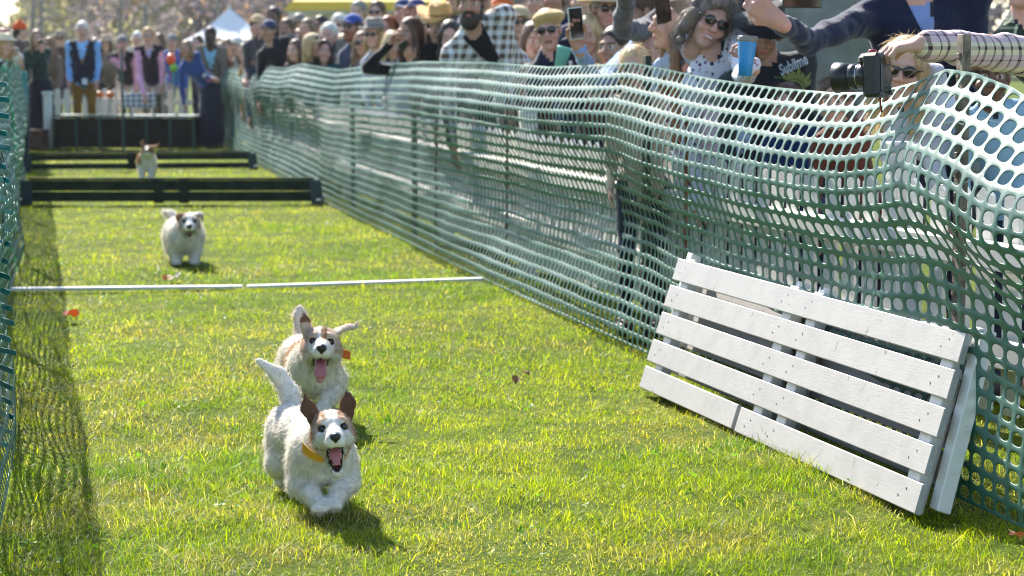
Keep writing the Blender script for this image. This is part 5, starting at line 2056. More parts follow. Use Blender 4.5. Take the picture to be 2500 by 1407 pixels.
# ---- second rows, middle distance
B = 'crowd behind the right netting'
rows = [
    ('sandy haired person in a light scarf below the tent', 530, 112, 165, 'b7a79b', 'fair', ('short', 'lblond'), None, None, -20, 'f'),
    ('dark haired person before the tent', 556, 116, 168, '54443c', 'tan', ('short', 'brown'), None, None, -15, 'm'),
    ('white capped person before the tent', 578, 112, 172, 'cfcac6', 'fair', ('short', 'grey'), ('cap', 'd8d3cc'), None, -18, 'm'),
    ('brown haired woman in an ochre scarf beside the netting corner', 596, 128, 190, 'b98a4e', 'fair', ('bob', 'brown'), None, None, -30, 'f'),
    ('bald tanned man with a tan cap holding a camera', 628, 62, 205, '4a4650', 'pink', ('short', 'lblond'), ('cap', 'c9ad84'), None, -20, 'm'),
    ('dark haired person at the back in front of the woods', 668, 42, 190, '2a211e', 'brown', ('short', 'dark'), None, None, -10, 'm'),
    ('man in a navy baseball cap and black jacket', 656, 76, 214, '191a22', 'tan', ('short', 'dark'), ('cap', '26345e'), None, -25, 'm'),
    ('bearded man in a grey fleece and backpack', 700, 72, 212, '5f6f8c', 'tan', ('short', 'brown'), None, None, -15, 'm'),
    ('woman with light brown hair and a pale face', 750, 72, 222, '5a4a50', 'pink', ('mid', 'lbrown'), None, None, -20, 'f'),
    ('white haired man with a pale coat', 803, 86, 240, '77756f', 'pink', ('short', 'white'), None, None, -15, 'm'),
    ('woman in a beige cap with sunglasses pushed up, looking sideways', 766, 112, 250, '2a2f3a', 'tan', ('bob', 'blond'), ('cap', 'cdb591'), 'head', 55, 'f'),
    ('woman with long blond hair and a pink face', 838, 112, 238, '2b201f', 'pink', ('long', 'blond'), None, None, 15, 'f'),
    ('man in a bright blue cap and sunglasses', 860, 66, 250, '505a72', 'tan', ('short', 'dark'), ('cap', '2e4f9e'), True, -30, 'm'),
    ('man with brown hair at the back below the yellow awning', 920, 32, 232, '6b6560', 'fair', ('short', 'brown'), None, True, -12, 'm'),
    ('person in a grey fedora with a blue band and grey jumper', 913, 86, 268, '9aa0ad', 'fair', ('bob', 'blond'), ('fedora', '8d857c', '55545c'), True, -20, 'f'),
    ('man in a navy cap with a red face', 984, 30, 258, '53637c', 'pink', ('short', 'dark'), ('cap', '2c3a66', 'c9ccd6'), None, -15, 'm'),
    ('person in an orange cap behind the plaid shirt', 1226, 30, 330, '8a5a44', 'pink', ('short', 'brown'), ('cap', 'd06a34'), None, -8, 'm'),
    ('woman in a tan bucket cap and sunglasses', 1266, 56, 345, '6d6690', 'fair', ('bob', 'blond'), ('cap', 'bba581'), True, 8, 'f'),
]
for lab, hx, hy, ppm, top, skin, hair, hat, gl, yaw, sex in rows:
    if 'black jacket' in lab or 'tan cap holding' in lab:
        person(lab, hx, hy, ppm, top, skin=skin, hair=hair, hat=hat, glasses=gl, yaw=yaw, sex=sex, arms=('rail', 'phone') if 'tan cap' in lab else ('down', 'rail'), phone_col=(.02, .02, .02) if 'tan cap' in lab else None, group=B)
    elif 'bearded' in lab:
        person(lab, hx, hy, ppm, top, skin=skin, hair=hair, beard=('full', 'grey'), yaw=yaw, sex=sex, group=B)
    elif 'bright blue cap' in lab:
        person(lab, hx, hy, ppm, top, skin=skin, hair=hair, hat=hat, glasses=gl, beard=('full', 'red'), yaw=yaw, sex=sex, group=B)
    else:
        person(lab, hx, hy, ppm, top, skin=skin, hair=hair, hat=hat, glasses=gl, yaw=yaw, sex=sex, arms=('rail', 'down') if hx > 700 else ('down', 'down'), group=B)
person('man in a navy cap holding a black camera to his eye at the back', 1016, 30, 262, '474c58', skin='pink', hair=('short', 'dark'), hat=('cap', '33406b'), yaw=-15, arms=('camera', 'camera'), group=B)
person('woman in a black jacket photographing with both hands before her face', 1000, 84, 345, '101013', skin='tan', hair=('mid', 'brown'), yaw=-40, sex='f', arms=('camera', 'phone'), phone_col=(.02, .02, .02), group=B)
person('woman in a tan cowboy hat with long dark hair', 1072, 66, 345, '1d1516', skin='fair', hair=('long', 'dark'), hat=('cowboy', 'c79a5c', '8a6334'), yaw=-22, tilt=8, sex='f', roll=4, group=B, bres=.015)
person('man with a full black beard in a brown and white checked shirt', 1150, 8, 394, mat_fabric(lin('d8dcdd'), 'check', lin('54483a'), scale=1.0), (.03, .035, .05), 'tan', ('short', 'dark'), beard=('full', 'dark'), yaw=-8, tilt=6, byaw=-6,
       vee=dict(c='141318', w=.07, z0=.42), S=1.9, fat=1.12, lean_az=-40, group=B, bres=.015, near=True, arms=('down', 'down'))
I = person('woman in a gold beret, sunglasses and red lipstick', 1338, 74, 425, '1a1f38', skin='pink', hair=('short', 'lblond'), hat=('beret', 'b99a5e'), glasses=True, yaw=-6, roll=-8, tilt=4, sex='f', lips=(.32, .03, .04),
           arms=('down', 'front'), group=B, near=True, lean_az=-50)
mb = MB()
for k_ in range(14):
    t = -1.1 + 2.2 * k_ / 13
    mb.ball(I['at'](.085 * math.sin(t), -.105 - .03 * math.cos(t), .93 - .13 * math.cos(t)), .011, None, 8, 6)
mb.build('pearl_necklace', mat_plain('pearl', (.78, .74, .70), .2, .05), I['root'], True, kind='stuff')
c = Wp(1372, 142, FPX / 450)
mb = MB()
mb.lathe([(.001, -.05), (.030, -.05), (.039, .05), (.041, .052), (.041, .060), (.034, .062), (.001, .062)], 16, c, rotm(0, 0, .25))
tag(mb.build('cup', mat_plain('mint_green', lin('79bfae'), .5, .06), None, True, origin=c), 'mint green cup held under the chin of the gold beret woman', 'cup')
person('man in a tan hat, round sunglasses and olive cardigan', 1480, 24, 400, '4a4438', skin='pink', hair=('short', 'grey'), hat=('wide', 'cdb28d'), glasses=True, yaw=12, vee=dict(c='8f8a85', w=.07, z0=.35), group=B, near=True)
hp = Wp(1412, 118, FPX / 520)
I = person('person in a light blue shirt stretching an arm out with a phone', 1556, 28, 470, '7f9fd2', skin='tan', hair=('short', 'brown'), yaw=-60, byaw=-35, arms=(dict(at=hp, palm=(.3, -.9, .1), hand='hold', dir=(-.35, -.1, 1)), 'down'), group=B, near=True, fat=1.08)
r_ = np.array([(.93, .25, .1), (-.25, .95, .0), (-.1, -.02, .99)])
phone(hp + np.array((-.012, -.03, .115)), r_, (.62, .68, .60), 'pale green backed smartphone in the outstretched hand')
eb = Wp(1528, 70, FPX / 540)
hu = Wp(1534, -60, FPX / 560)
person('person in a charcoal jumper with an arm raised straight up', 1640, -70, 500, '3b3e4a', skin='tan', hair=('short', 'dark'), yaw=-30, byaw=-20, S=1.85,
       arms=(dict(at=hu, palm=(0, -1, 0), elbow=eb - Wp(1600, 20, FPX / 520)), 'down'), group=B, near=True)
hq_ = Wp(1648, 78, FPX / 570)
I = person('person with very long chestnut hair in a pale denim jacket holding up a dark phone', 1640, 58, 540, 'a3bbd9', skin='fair', hair=('verylong', 'lbrown'), yaw=-75, byaw=-40, sex='f', S=1.6,
           arms=('down', dict(at=hq_, palm=(-.3, .9, 0), dir=(-.35, 0, 1), hand='hold')), group=B, near=True, strands_n=1500)
r_ = np.array([(.90, .40, .15), (-.40, .91, .0), (-.14, -.06, .98)])
phone(hq_ + np.array((-.055, -.02, .11)), r_, (.02, .02, .022), 'dark smartphone above the long chestnut hair')
person('small blond child just peeping over the netting', 1548, 172, 560, 'c8b59a', skin='fair', hair=('short', 'lblond'), yaw=-10, sex='c', S=1.2, group=B, near=True)
hl = Wp(1838, 162, FPX / 640)
LADY = person('smiling woman with curly grey hair, dark sunglasses and a floral blouse', 1732, 52, 585, mat_fabric(lin('d9d6e4'), 'floral', lin('5d2540'), lin('474a7a')), skin='pink', hair=('curly', 'ash'), glasses=True, yaw=12, roll=24, tilt=8, sex='f', smile=True, lips=(.45, .14, .13),
              arms=('down', dict(at=hl, palm=(-.9, -.3, 0), dir=(-.35, -.1, .75), hand='grip')), group=B, near=True, byaw=8, strands_n=2600, bres=.015)
c = Wp(1822, 138, FPX / 650)
mb = MB()
mb.lathe([(.001, -.074), (.024, -.074), (.029, -.02), (.036, .054), (.036, .055), (.001, .055)], 20, c, rotm(0, 0, .06))
root = thing('tumbler', 'tall bright blue tumbler in the hand of the grey haired woman', 'tumbler', c)
mb.build('cup', mat_plain('bright_blue', lin('2b8fd0'), .35, .05), root, True)
mb = MB()
mb.lathe([(.0365, .055), (.0375, .056), (.0375, .074), (.033, .076), (.001, .076)], 20, c, rotm(0, 0, .06))
mb.build('lid', mat_plain('smoky_lid', (.20, .19, .17), .2, .2), root, True)
# black hat, sun shirt
hb = Wp(1900, 52, FPX / 655)
SUB = person('person in a wide black hat and a dark printed shirt under a denim vest', 1868, 84, 590, '23282c', skin='tan', hair=('short', 'dark'), hat=('wide', '0d0d0f'), yaw=-10, tilt=20, roll=8, sex='m', byaw=6, S=1.42, lean_az=-60,
             arms=('down', 'down'), sleeve='3c4346', group=B, near=True, fat=1.2)
# navy fleece man with outstretched arm
FL = person('big man in a navy quarter zip fleece with a small diamond emblem', 2232, -118, 610, '171f3c', skin='pink', hair=('short', 'grey'), yaw=-30, byaw=-2, S=1.86, fat=1.28,
            arms=(dict(at=hb, palm=(.2, .9, .2), dir=(-.7, .1, .55), hand='grip', elbow=(.3, .9, -.45)), 'down'), vee=dict(c='7f97cf', w=.05, z0=.70), hand_s=1.15, group=B, near=True, bres=.015, lean_az=-25)
r_ = np.array([(.98, .18, .0), (-.18, .98, .0), (0, 0, 1.0)])[[2, 1, 0]] * np.array([[1], [1], [-1]])
phone(hb + np.array((.085, -.02, .085)), r_, (.012, .012, .014), 'black phone held sideways by the navy fleece man')
CW = person('woman with blond hair and large sunglasses just behind the camera', 2204, 172, 690, 'c7ccd6', skin='fair', hair=('mid', 'lblond'), glasses=True, yaw=-14, tilt=4, roll=10, sex='f', S=1.62, smile=True, group=B, near=True, strands_n=2600, lean_az=-55, lips=(.45, .15, .13))
person('child with dark skin and a brown knitted hat half hidden by the plaid sleeve', 2418, 190, 700, '90b7d0', skin='brown', hair=('short', 'dark'), hat=('knit', '8a6238'), yaw=-8, sex='c', S=1.25, group=B, near=True, lean_az=-50)
person('person in a dark green plaid shirt at the upper right edge', 2500, -60, 640, mat_fabric(lin('27342c'), 'plaid', lin('c9d2b4'), lin('2b3a30'), scale=1.2), skin='pink', hair=('short', 'brown'), yaw=-30, S=1.8, group=B, near=True)
person('person in a rust knitted jumper low behind the netting', 2040, 250, 640, '6b3a2c', skin='fair', hair=('short', 'brown'), yaw=-20, sex='c', S=1.15, group=B, near=True)
person('child in a dark blue coat standing behind the picket fence', 1920, 262, 610, '1d3566', skin='fair', hair=('short', 'brown'), yaw=-20, sex='c', S=1.1, group=B, near=True)
person('person in a grey hooded top at the back between the hats', 1310, 4, 300, 'd9dbe2', skin='fair', hair=('short', 'grey'), yaw=-10, group=B)
person('person in a navy coat at the back behind the gold beret', 1352, -4, 330, '222a45', skin='tan', hair=('short', 'dark'), yaw=-10, group=B, S=1.8)
person('person in a brown jacket low at the netting', 1452, 205, 432, '5a3f34', skin='fair', hair=('short', 'lblond'), yaw=-20, sex='c', S=1.2, group=B)
person('person with a rust scarf standing behind the pickets', 1290, 200, 410, '5c2f26', skin='tan', hair=('short', 'brown'), yaw=-20, sex='c', S=1.2, group=B)
for i, (hx, hy, ppm, top, hair, lab) in enumerate([(1110, -8, 250, '4b4f5c', 'dark', 'person at the very back left of the black beard'), (1185, -20, 300, '8a8f9b', 'grey', 'tall person at the very back right of the black beard'),
                                                    (2010, -95, 520, '7c8378', 'blond', 'person in a grey green top behind the fleece sleeve'), (1760, -120, 470, '2c2e38', 'dark', 'tall person in charcoal behind the black hat'),
                                                    (1420, 2, 340, '3a4258', 'brown', 'person in slate blue behind the raised phone'), (875, 30, 215, '6a5f58', 'grey', 'person at the back beneath the awning edge'),
                                                    (732, 96, 205, '33363f', 'lbrown', 'person in dark clothes behind the beige cap')]):
    person(lab, hx, hy, ppm, top, skin='fair', hair=('short', hair), yaw=-15, group=B)

# more faces packed between the others
_r = np.random.default_rng(77)
extra = [(540, 124, 172, '8a5f4c', 'brown', 'f', 'woman with brown hair in a clay coloured coat low by the netting end'), (612, 118, 200, '3d4b63', 'dark', 'm', 'dark haired man in slate blue squeezed beside the tan cap'),
         (638, 108, 196, '6f4a3c', 'lbrown', 'f', 'woman in a cinnamon cardigan below the tan cap'), (690, 118, 212, '9a93a0', 'lblond', 'f', 'fair haired woman in a lilac grey top before the backpack man'),
         (722, 124, 228, '4a3b36', 'brown', 'c', 'brown haired child in dark brown below the pale faced woman'), (728, 58, 196, '5d6b75', 'grey', 'm', 'grey haired man in blue grey behind the pale faced woman'),
         (782, 64, 205, '7b4b46', 'dark', 'f', 'dark haired woman in brick red behind the white haired man'), (792, 126, 250, '2d5a62', 'dark', 'c', 'child in petrol green between beige cap and long blond hair'),
         (826, 60, 208, 'a79a8c', 'white', 'm', 'white haired man in oatmeal behind the blue cap'), (884, 108, 262, '6a7f9f', 'lbrown', 'f', 'woman in denim blue between the blue cap and the grey fedora'),
         (948, 70, 258, '3b2f33', 'red', 'f', 'red haired woman in plum behind the grey fedora'), (958, 112, 285, '9fa6b5', 'lblond', 'c', 'fair haired child in pale grey beside the black jacket'),
         (1034, 66, 285, '7e5a44', 'brown', 'm', 'man in tobacco brown behind the cowboy hat'), (1100, 92, 350, '39302e', 'dark', 'f', 'dark haired woman in black between cowboy hat and checked shirt'),
         (1205, 66, 330, '8f7a66', 'lblond', 'm', 'sandy haired man in khaki just right of the black beard'), (1302, 100, 380, '565a7a', 'brown', 'f', 'brown haired woman in dusk blue beside the gold beret'),
         (1440, 84, 400, '2a3350', 'lblond', 'f', 'fair haired woman in navy behind the outstretched phone'), (1500, 118, 430, '7a3d38', 'dark', 'm', 'dark haired man in brick red below the tan hat'),
         (1590, 128, 500, '4d5a70', 'lbrown', 'f', 'woman in storm blue behind the long chestnut hair'), (1696, 150, 540, 'b7b3c4', 'blond', 'c', 'blond child in pale lilac in front of the floral blouse'),
         (120, 110, 158, '6a5a52', 'lbrown', 'f', 'woman in taupe just right of the green coat'), (232, 112, 150, '5d5048', 'brown', 'm', 'brown haired man right behind the navy vest'),
         (388, 100, 152, '8d8078', 'brown', 'f', 'woman in stone grey behind the man in glasses'), (482, 106, 156, '5b5660', 'dark', 'm', 'dark haired man in grey behind the blue jacket woman'), (30, 96, 165, '7f5c50', 'brown', 'f', 'brown haired woman at the left between the two coloured hats')]
for hx, hy, ppm, top, hc_, sx, lab in extra:
    far_ = hx < 510
    person(lab, hx, hy, ppm, top, skin=('fair', 'pink', 'tan')[_r.integers(0, 3)], hair=({'f': 'mid', 'm': 'short', 'c': 'bob'}[sx], hc_), yaw=float(_r.uniform(-40, 20)), tilt=float(_r.uniform(-4, 10)), roll=float(_r.uniform(-7, 7)),
           sex=sx, glasses=True if _r.random() < .25 else None, group='people behind the starting box' if far_ else B, S=1.3 if sx == 'c' else None)

# ---- plaid sleeve, hand and camera
hw_ = Wp(2262, 108, 6.10)
PL = person('photographer in a pink and cream plaid shirt reaching in from the right', 2700, -60, 850, mat_fabric(lin('d8b9bd'), 'plaid', lin('3c2430'), lin('e2d3b4'), scale=1.25), skin='fair', hair=('short', 'brown'), yaw=-60, byaw=-55, S=1.8,
            arms=('down', dict(at=hw_, palm=(-.1, .15, -1), dir=(-1, -.02, -.10), hand='grip', elbow=(.1, .3, -1))), group=B, near=True, bres=.0125, lean_az=-80, depth=6.45, arm_r=1.28, hand_s=1.12)
cb = Wp(2140, 184, 6.10)
a_ = np.array((-.80, .60, -.06)); a_ /= np.linalg.norm(a_)
z_ = np.array((.02, 0.03, 1.0)); z_ -= (z_ @ a_) * a_; z_ /= np.linalg.norm(z_)
w_ = np.cross(z_, a_)
AX = np.array([a_, w_, z_])
root = thing('camera', 'black camera with a long lens hood, held on end over the netting', 'camera', cb)
MB().box(cb, (.055, .082, .128), AX, .010).build('body', M_BLACK, root)
MB().box(cb + z_ * .045 + a_ * .022, (.05, .070, .036), AX, .012).build('grip', M_BLACK, root)
MB().box(cb - w_ * .050 + a_ * .004 + z_ * .002, (.05, .030, .050), AX, .008).build('viewfinder', M_BLACK, root)
MB().box(cb - a_ * .0300 + z_ * -.008, (.005, .058, .078), AX, .002).build('screen', mat_plain('grey_screen', (.06, .065, .07), .15, .2), root)
lensax = np.array([w_, z_, a_])
mb = MB()
mb.lathe([(.001, .026), (.034, .026), (.036, .030), (.036, .050), (.0345, .051), (.0345, .055), (.037, .056), (.037, .080), (.035, .081), (.035, .086), (.033, .09)], 26, cb, lensax)
mb.build('lens', mat_plain('lens_barrel', (.03, .03, .032), .25, .3), root, True)
mb = MB()
mb.lathe([(.034, .082), (.040, .088), (.045, .128), (.043, .129), (.036, .092), (.001, .091)], 26, cb, lensax)
mb.build('lens_hood', M_BLACK, root, True)
mb = MB()
mb.lathe([(.0348, .0515), (.0362, .0520), (.0362, .0540), (.0348, .0545)], 26, cb, lensax)
mb.build('zoom_ring', mat_plain('silver_ring', (.5, .5, .5), .25, .1, metal=.8), root, True)
mb = MB()
for wz, zz, rr in ((.025, .052, .010), (-.012, .055, .008), (.028, -.055, .007), (-.03, -.052, .006)):
    mb.lathe([(rr, 0), (rr, .005), (.001, .006)], 12, cb - a_ * .0285 + w_ * wz + z_ * zz, np.array([w_, z_, -a_]))
mb.build('dials', mat_plain('dial_grey', (.08, .08, .085), .3), root, True, kind='stuff')
MB().tube([cb - z_ * .06 + a_ * -.01, cb - z_ * .085 + w_ * -.02, cb - z_ * .105 + w_ * -.03], .003, 5).build('strap', mat_plain('red_strap', (.25, .03, .03), .5), root, True)
MB().lathe([(.012, 0), (.012, .006), (.009, .008), (.001, .008)], 14, cb + z_ * .066 + a_ * .012, np.array([a_, w_, z_])).build('shutter_button', mat_plain('red_button', (.35, .02, .02), .3), root, True)

# ---- print on the dark shirt, emblem on the fleece
def surf_at(info, px, py, rad=14):
    body = [c for c in info['root'].children if c.name.startswith('body')][0]
    V = np.empty(len(body.data.vertices) * 3, np.float32)
    body.data.vertices.foreach_get('co', V)
    V = V.reshape(-1, 3) + np.array(info['root'].location)
    u, v = px_of(V.T) if False else (np.array([px_of(q) for q in V]).T)
    d = np.hypot(u - px, v - py)
    k = d < max(rad, float(d.min()) + 3)
    return Wp(px, py, float(V[k, 1].min()) - .006)

def text_obj(name, body, info, x, z, size, col, y, rot=0, parent=None, at=None):
    cu = bpy.data.curves.new(name, 'FONT')
    cu.body = body; cu.size = size; cu.extrude = .0015; cu.align_x = 'CENTER'; cu.shear = .18; cu.offset = .0012
    o = bpy.data.objects.new(name, cu)
    COL.objects.link(o)
    o.parent = parent or info['root']
    c = (info['at'](x, y, z) if at is None else at) - np.array(info['root'].location)
    X = info['ax'][0]; Zv = info['ax'][2]; Yv = info['ax'][1]
    M = Matrix(((X[0], Zv[0], -Yv[0], c[0]), (X[1], Zv[1], -Yv[1], c[1]), (X[2], Zv[2], -Yv[2], c[2]), (0, 0, 0, 1)))
    M = M @ Matrix.Rotation(rot, 4, 'Z')
    o.matrix_local = M
    me = bpy.data.meshes.new_from_object(o)
    par = o.parent
    bpy.data.objects.remove(o)
    o2 = bpy.data.objects.new(name, me)
    COL.objects.link(o2)
    o2.parent = par
    o2.matrix_local = M @ Matrix.Diagonal((.62, 1, 1, 1))
    me.materials.append(mat_plain('print_' + col, lin(col), .7, .1))
    return o2
text_obj('shirt_lettering', 'Sublime', SUB, 0, 0, .064, 'aebfd2', 0, .12, at=surf_at(SUB, 1938, 170, 55) + (0, -.03, 0))
mb = MB()
cS = surf_at(SUB, 1938, 222, 40); aX = SUB['ax']
th = np.linspace(0, np.pi, 12)
for k_ in range(11):
    t = math.radians(8 + 16.4 * k_)
    d = np.array((math.cos(t), 0, math.sin(t)))
    n_ = np.array((-math.sin(t), 0, math.cos(t)))
    L_ = .105 if k_ % 2 else .085
    P_ = [d * .05 - n_ * .009, d * .05 + n_ * .009, d * (.05 + L_ * .2) + n_ * .012, d * (.05 + L_ * .3) - n_ * .004, d * L_ + n_ * .012]
    V = np.array([cS + p @ aX for p in P_])
    V2 = V - aX[1] * .003
    mb.add(np.concatenate([V, V2]), None, [(5, 6, 7), (5, 7, 8), (7, 9, 8), (0, 2, 1), (0, 3, 2), (2, 3, 4)])
ring = [(.036, 0), (.048, 0), (.048, .003), (.036, .003)]
mb.lathe(ring, 24, cS, np.array([aX[0], aX[2], -aX[1]]))
mb.build('sun_print', mat_plain('olive_print', lin('7d8a4a'), .7, .15), SUB['root'], kind='stuff')
for s_ in (-.105, .02):
    pass
cE = surf_at(FL, 2285, 36, 20); aX = FL['ax']
mb = MB()
q = np.array([(-.040, 0, .022), (-.008, 0, .032), (.044, 0, .020), (.010, 0, -.040)])
V = np.array([cE + p @ aX for p in q]); V2 = V - aX[1] * .004
mb.add(np.concatenate([V, V2]), [(4, 7, 6, 5), (0, 4, 5, 1), (1, 5, 6, 2), (2, 6, 7, 3), (3, 7, 4, 0)])
em = mb.build('emblem', mat_plain('emblem_green', lin('1d5c5e'), .7), FL['root'])
V = np.array([cE + (p * .72 + np.array((0, -.005, 0))) @ aX for p in q])
MB().add(np.concatenate([V, V + aX[1] * .003]), [(0, 3, 2, 1)]).build('emblem_field', mat_plain('emblem_navy', lin('1a2a52'), .7), em)
mb = MB()
for a0 in (-.5, 0, .5):
    mb.ball(cE + np.array((math.sin(a0) * .012, -.007, .004 + math.cos(a0) * .009)) @ aX, (.0045, .002, .010), rotm(0, 0, a0) @ aX, 10, 6)
mb.build('emblem_mark', mat_plain('emblem_white', lin('dfe3ee'), .7), em, True, kind='stuff')
MB().ball(cE + np.array((.002, -.007, -.016)) @ aX, (.005, .002, .008), aX, 10, 6).build('emblem_tip', mat_plain('emblem_gold', lin('c9a24a'), .7), em, True)

# ================================================================ FAR BACKGROUND
M_BARK = mat_plain('hazed_bark', (0.24, 0.215, 0.205), 0.9, .35, 3, bmp=.5)  # bark paled, distance haze put into the colour
M_LEAVES = mat_attr('autumn_leaves', 0.7, 0.38, 0.2)
def leaves_mesh(P, size, cols, name, parent, kind=None):
    n = len(P)
    a = rng.normal(0, 1, (n, 3)); a /= np.linalg.norm(a, axis=1)[:, None]
    b = np.cross(a, rng.normal(0, 1, (n, 3))); b /= np.linalg.norm(b, axis=1)[:, None]
    s = (size * rng.uniform(.6, 1.5, n))[:, None]
    V = np.stack([P - a * s, P + b * s * .6, P + a * s, P - b * s * .6], 1).reshape(-1, 3)
    Q = np.arange(4 * n).reshape(n, 4)
    return mk(name, V, Q, M_LEAVES, parent, False, col=np.repeat(cols, 4, 0), kind=kind)

def tree(x, y, hgt, cols, nleaf, lab, low=1.0, wide=2.2, rad=.16):
    root = thing('tree', lab, 'tree', (x, y, -.2), 'bare autumn trees behind the showground')
    r2 = np.random.default_rng(int(abs(x * 131 + y * 17)))
    mb = MB()
    tp = [np.array((x, y, -.2))]
    for k_ in range(6):
        tp.append(tp[-1] + np.array((r2.normal(0, .12), r2.normal(0, .12), hgt / 6)))
    mb.tube(tp, np.linspace(rad, rad * .25, 7), 8)
    tips = []
    for k_ in range(26):
        f = r2.uniform(.10, .95)
        i = min(int(f * 6), 5)
        p = tp[i] + (tp[i + 1] - tp[i]) * (f * 6 - i)
        a = r2.uniform(0, 6.28)
        L_ = wide * (1.05 - .6 * f) * r2.uniform(.5, 1.2)
        q = p + np.array((math.cos(a) * L_, math.sin(a) * L_, L_ * r2.uniform(.3, .9)))
        m = (p + q) / 2 + np.array((0, 0, -.1 * L_))
        mb.tube([p, m, q], [rad * .32 * (1.1 - f), rad * .2 * (1.1 - f), .012], 5, False)
        for j in range(3):
            e = q + r2.normal(0, L_ * .35, 3) + (0, 0, .3)
            mb.tube([m, e], [.02, .008], 4, False)
            tips += [q, e, (m + e) / 2]
    mb.build('trunk', M_BARK, root, True)
    tips = np.array(tips)
    P = tips[r2.integers(0, len(tips), nleaf)] + r2.normal(0, .42, (nleaf, 3))
    P = P[P[:, 2] > low * r2.random(len(P))]
    c = np.array(cols)[r2.integers(0, len(cols), len(P))] * r2.uniform(.6, 1.3, (len(P), 1))
    leaves_mesh(P, .13, c, 'crown', root)

HAZE_MAUVE = [lin('8d8088'), lin('99898c'), lin('7d7480')]  # leaf palettes paled and greyed, with distance haze in the colour
ORA = [lin('b98d5c'), lin('a98366'), lin('93817c'), lin('8c7f86')]
OLI = [lin('8d8a58'), lin('a39a62'), lin('7c7a5a')]
sp = [(-27, 104, 9, OLI, 260, 'thin olive leaved tree at the far left of the woods', 2), (-24.6, 112, 10, OLI, 300, 'slender pale tree second in from the left of the woods', 2), (-22.2, 100, 9, OLI + HAZE_MAUVE, 260, 'slender half bare tree above the orange hat', 2),
      (-24.0, 126, 10, HAZE_MAUVE, 500, 'mauve brown tree deep behind the navy vest man', 1.2), (-20.3, 118, 10, HAZE_MAUVE, 700, 'bare mauve tree left of the marquee', 1), (-18.6, 102, 9, ORA + HAZE_MAUVE, 700, 'tree with a few orange leaves left of the marquee', .6),
      (-17.4, 126, 11, ORA, 900, 'orange brown tree directly behind the marquee', .6), (-14.9, 112, 10, HAZE_MAUVE + ORA, 800, 'brown tree just left of the marquee peak', .6), (-15.8, 132, 11, HAZE_MAUVE, 900, 'tall mauve tree behind the marquee peak', .6),
      (-12.6, 116, 10, ORA, 800, 'russet tree right of the marquee', .6), (-11.0, 128, 11, HAZE_MAUVE, 900, 'mauve tree between marquee and yellow awning', .6), (-12.9, 134, 11, ORA + OLI, 900, 'tawny tree deep between marquee and awning', .6)]
for x, y, hgt, cols, n, lab, low in sp:
    tree(x, y, hgt, cols, n, lab, low)
# the far-off wood behind, haze painted into its pale leaf colours
n = 72000
P = np.stack([rng.uniform(-52, 34, n), rng.uniform(142, 172, n), 15 * rng.random(n) ** 1.15], 1)
dens = vnoise(P * (1, .3, .35), .35, 40)
thr = np.where(P[:, 0] < -25, .50, .20)
P = P[(dens > thr) | (P[:, 2] < 1.6)]
pick = vnoise(P, .22, 41)[:, None]
c = np.where(pick > .62, np.array(lin('b0957c')), np.where(pick > .4, np.array(lin('8b8088')), np.array(lin('9a908e')))) * rng.uniform(.7, 1.25, (len(P), 1))
c = np.where((P[:, :1] < -22) & (pick > .30), np.array(lin('b3ae80')) * rng.uniform(.75, 1.2, (len(P), 1)), c)
o = leaves_mesh(P, .40, c, 'far_wood', None, kind='stuff')
o['label'] = 'autumn wood far behind the crowd, haze painted into its mauve and orange'
mb = MB()
for k_ in range(45):
    x, y = rng.uniform(-52, 34), rng.uniform(140, 170)
    mb.tube([(x, y, -.3), (x + rng.normal(0, .3), y, 7), (x + rng.normal(0, .6), y, 15)], [.16, .12, .05], 5, False)
o = mb.build('wood_trunks', M_BARK, None, True, kind='stuff')
o['label'] = 'many thin bare trunks of the far wood'

# marquee
c = G(560, 210); yT = 100.0
ap = Wp(560, 19, yT)
x0, zE = ap[0], 2.15
root = thing('marquee', 'white peaked marquee tent beyond the crowd', 'tent', (x0, ap[1], 0))
M_TENT = mat_plain('white_canvas', (.74, .76, .80), .7, .05, 2)
hw2 = 2.15
n = 10
V, Q = [], []
for side in range(4):
    a = side * math.pi / 2 + .16
    R_ = rotm(a)
    b0 = len(V)
    for i in range(n + 1):
        t = i / n
        for j in range(5):
            u = -1 + j / 2
            w_2 = hw2 * t
            zz = ap[2] + (zE - ap[2]) * t - .22 * math.sin(math.pi * t) * (1 - .3 * abs(u))
            V.append(np.array((u * w_2, -w_2, zz)) @ R_ + (x0, ap[1], 0))
    for i in range(n):
        for j in range(4):
            q_ = b0 + i * 5 + j
            Q.append((q_, q_ + 5, q_ + 6, q_ + 1))
mk('roof', V, np.array(Q), M_TENT, root, True)
for side in range(4):
    R_ = rotm(side * math.pi / 2 + .16)
    p0, p1 = np.array((-hw2, -hw2, zE - .13)) @ R_, np.array((hw2, -hw2, zE - .13)) @ R_
    o0 = np.array((x0, ap[1], 0))
    d = (p1 - p0) / np.linalg.norm(p1 - p0)
    MB().box(o0 + (p0 + p1) / 2, (2 * hw2 - .02, .02, .26), np.array([d, np.cross((0, 0, 1), d), (0, 0, 1)])).build('valance', M_TENT, root)
    mb = MB(); mb.tube([o0 + p0 * (1, 1, 0) * .985, o0 + p0 * (1, 1, 0) * .985 + (0, 0, zE - .02)], .04, 8)
    mb.build('pole', M_LATH, root)
MB().ball(ap + (0, 0, .03), .06).build('finial', M_LATH, root, True)

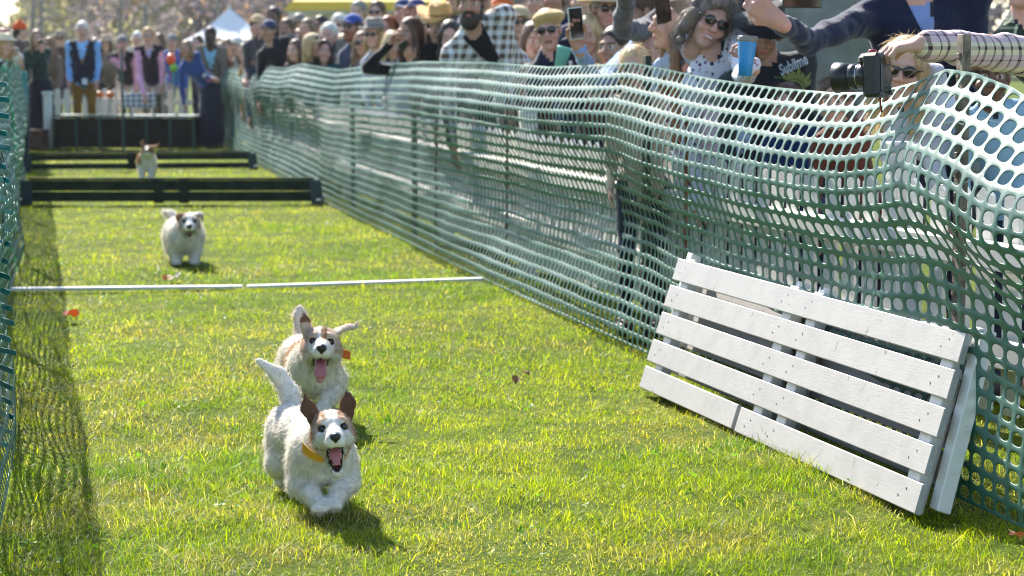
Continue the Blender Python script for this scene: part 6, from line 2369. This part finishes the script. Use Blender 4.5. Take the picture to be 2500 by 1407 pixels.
# pavilion with yellow roof
yB = 84.0
bl_ = Wp(712, 150, yB); br_ = Wp(1120, 150, yB)
W_ = br_[0] - bl_[0]
root = thing('pavilion', 'white pavilion with a bright yellow awning roof behind the crowd', 'building', (bl_[0] + W_ / 2, bl_[1], 0))
zA = float(Wp(705, 24, yB)[2])
M_WALL = mat_plain('white_siding', (.66, .65, .64), .7, .06, 3)
M_YEL2 = mat_plain('yellow_canvas', (.72, .46, .03), .7, .08, 2)
yw = bl_[1]
k_ = 0
for z in np.arange(0.12, zA, .24):
    MB().box((bl_[0] + W_ / 2, yw + .6, z), (W_, .10 if int(z / .24) % 1 == 0 else .1, .225), None, .012).build('board', M_WALL, root)
MB().box((bl_[0] + W_ / 2, yw + .62, zA / 2), (W_ - .02, .06, zA), None).build('wall', M_WALL, root)
for f in (.0, .33, .66, 1.0):
    MB().box((bl_[0] + W_ * f + (.1 if f == 0 else -.1 if f == 1 else 0), yw - .4, zA / 2), (.30 if f == 0 else .16, .16, zA), None, .01).build('column', M_WALL, root)
for f in (.22, .5, .8):
    fr = MB().box((bl_[0] + W_ * f, yw + .53, 2.05), (1.3, .05, .95), None, .01).build('window', mat_plain('window_trim', (.5, .49, .5), .6), root)
    MB().box((bl_[0] + W_ * f, yw + .50, 2.05), (1.14, .02, .80), None).build('pane', mat_plain('grey_glass', (.10, .10, .12), .1), fr)
e = .25
V = [(bl_[0] - e, yw - .7, zA - .05), (br_[0] + e, yw - .7, zA - .05), (br_[0] + e, yw - .7, zA + .30), (bl_[0] - e + .35, yw - .7, zA + .30),
     (br_[0] - 1.5, yw + 3, zA + 1.5), (bl_[0] + 1.6, yw + 3, zA + 1.5), (bl_[0] - e, yw + 6, zA - .05), (br_[0] + e, yw + 6, zA - .05)]
mk('roof', V, [np.array([(0, 1, 2, 3), (3, 2, 4, 5), (6, 5, 4, 7)]), np.array([(1, 7, 4), (1, 4, 2), (0, 5, 6), (0, 3, 5)])], M_YEL2, root, False)
MB().box((bl_[0] + W_ / 2, yw + .4, zA - .10), (W_ + .2, 2.0, .05)).build('ceiling', M_WALL, root)
# ================================================================ AIR
m = bpy.data.materials.new('haze_air')
m.use_nodes = True
nt = m.node_tree
nt.nodes.remove(nt.nodes['Principled BSDF'])
v = nt.nodes.new('ShaderNodeVolumePrincipled')
v.inputs['Color'].default_value = (.90, .92, .98, 1)
v.inputs['Density'].default_value = 0.00025
v.inputs['Anisotropy'].default_value = 0.35
nt.links.new(v.outputs[0], nt.nodes['Material Output'].inputs['Volume'])
MB().box((0, 320, 8.5), (840, 800, 21)).build('haze', m, None, kind='stuff')
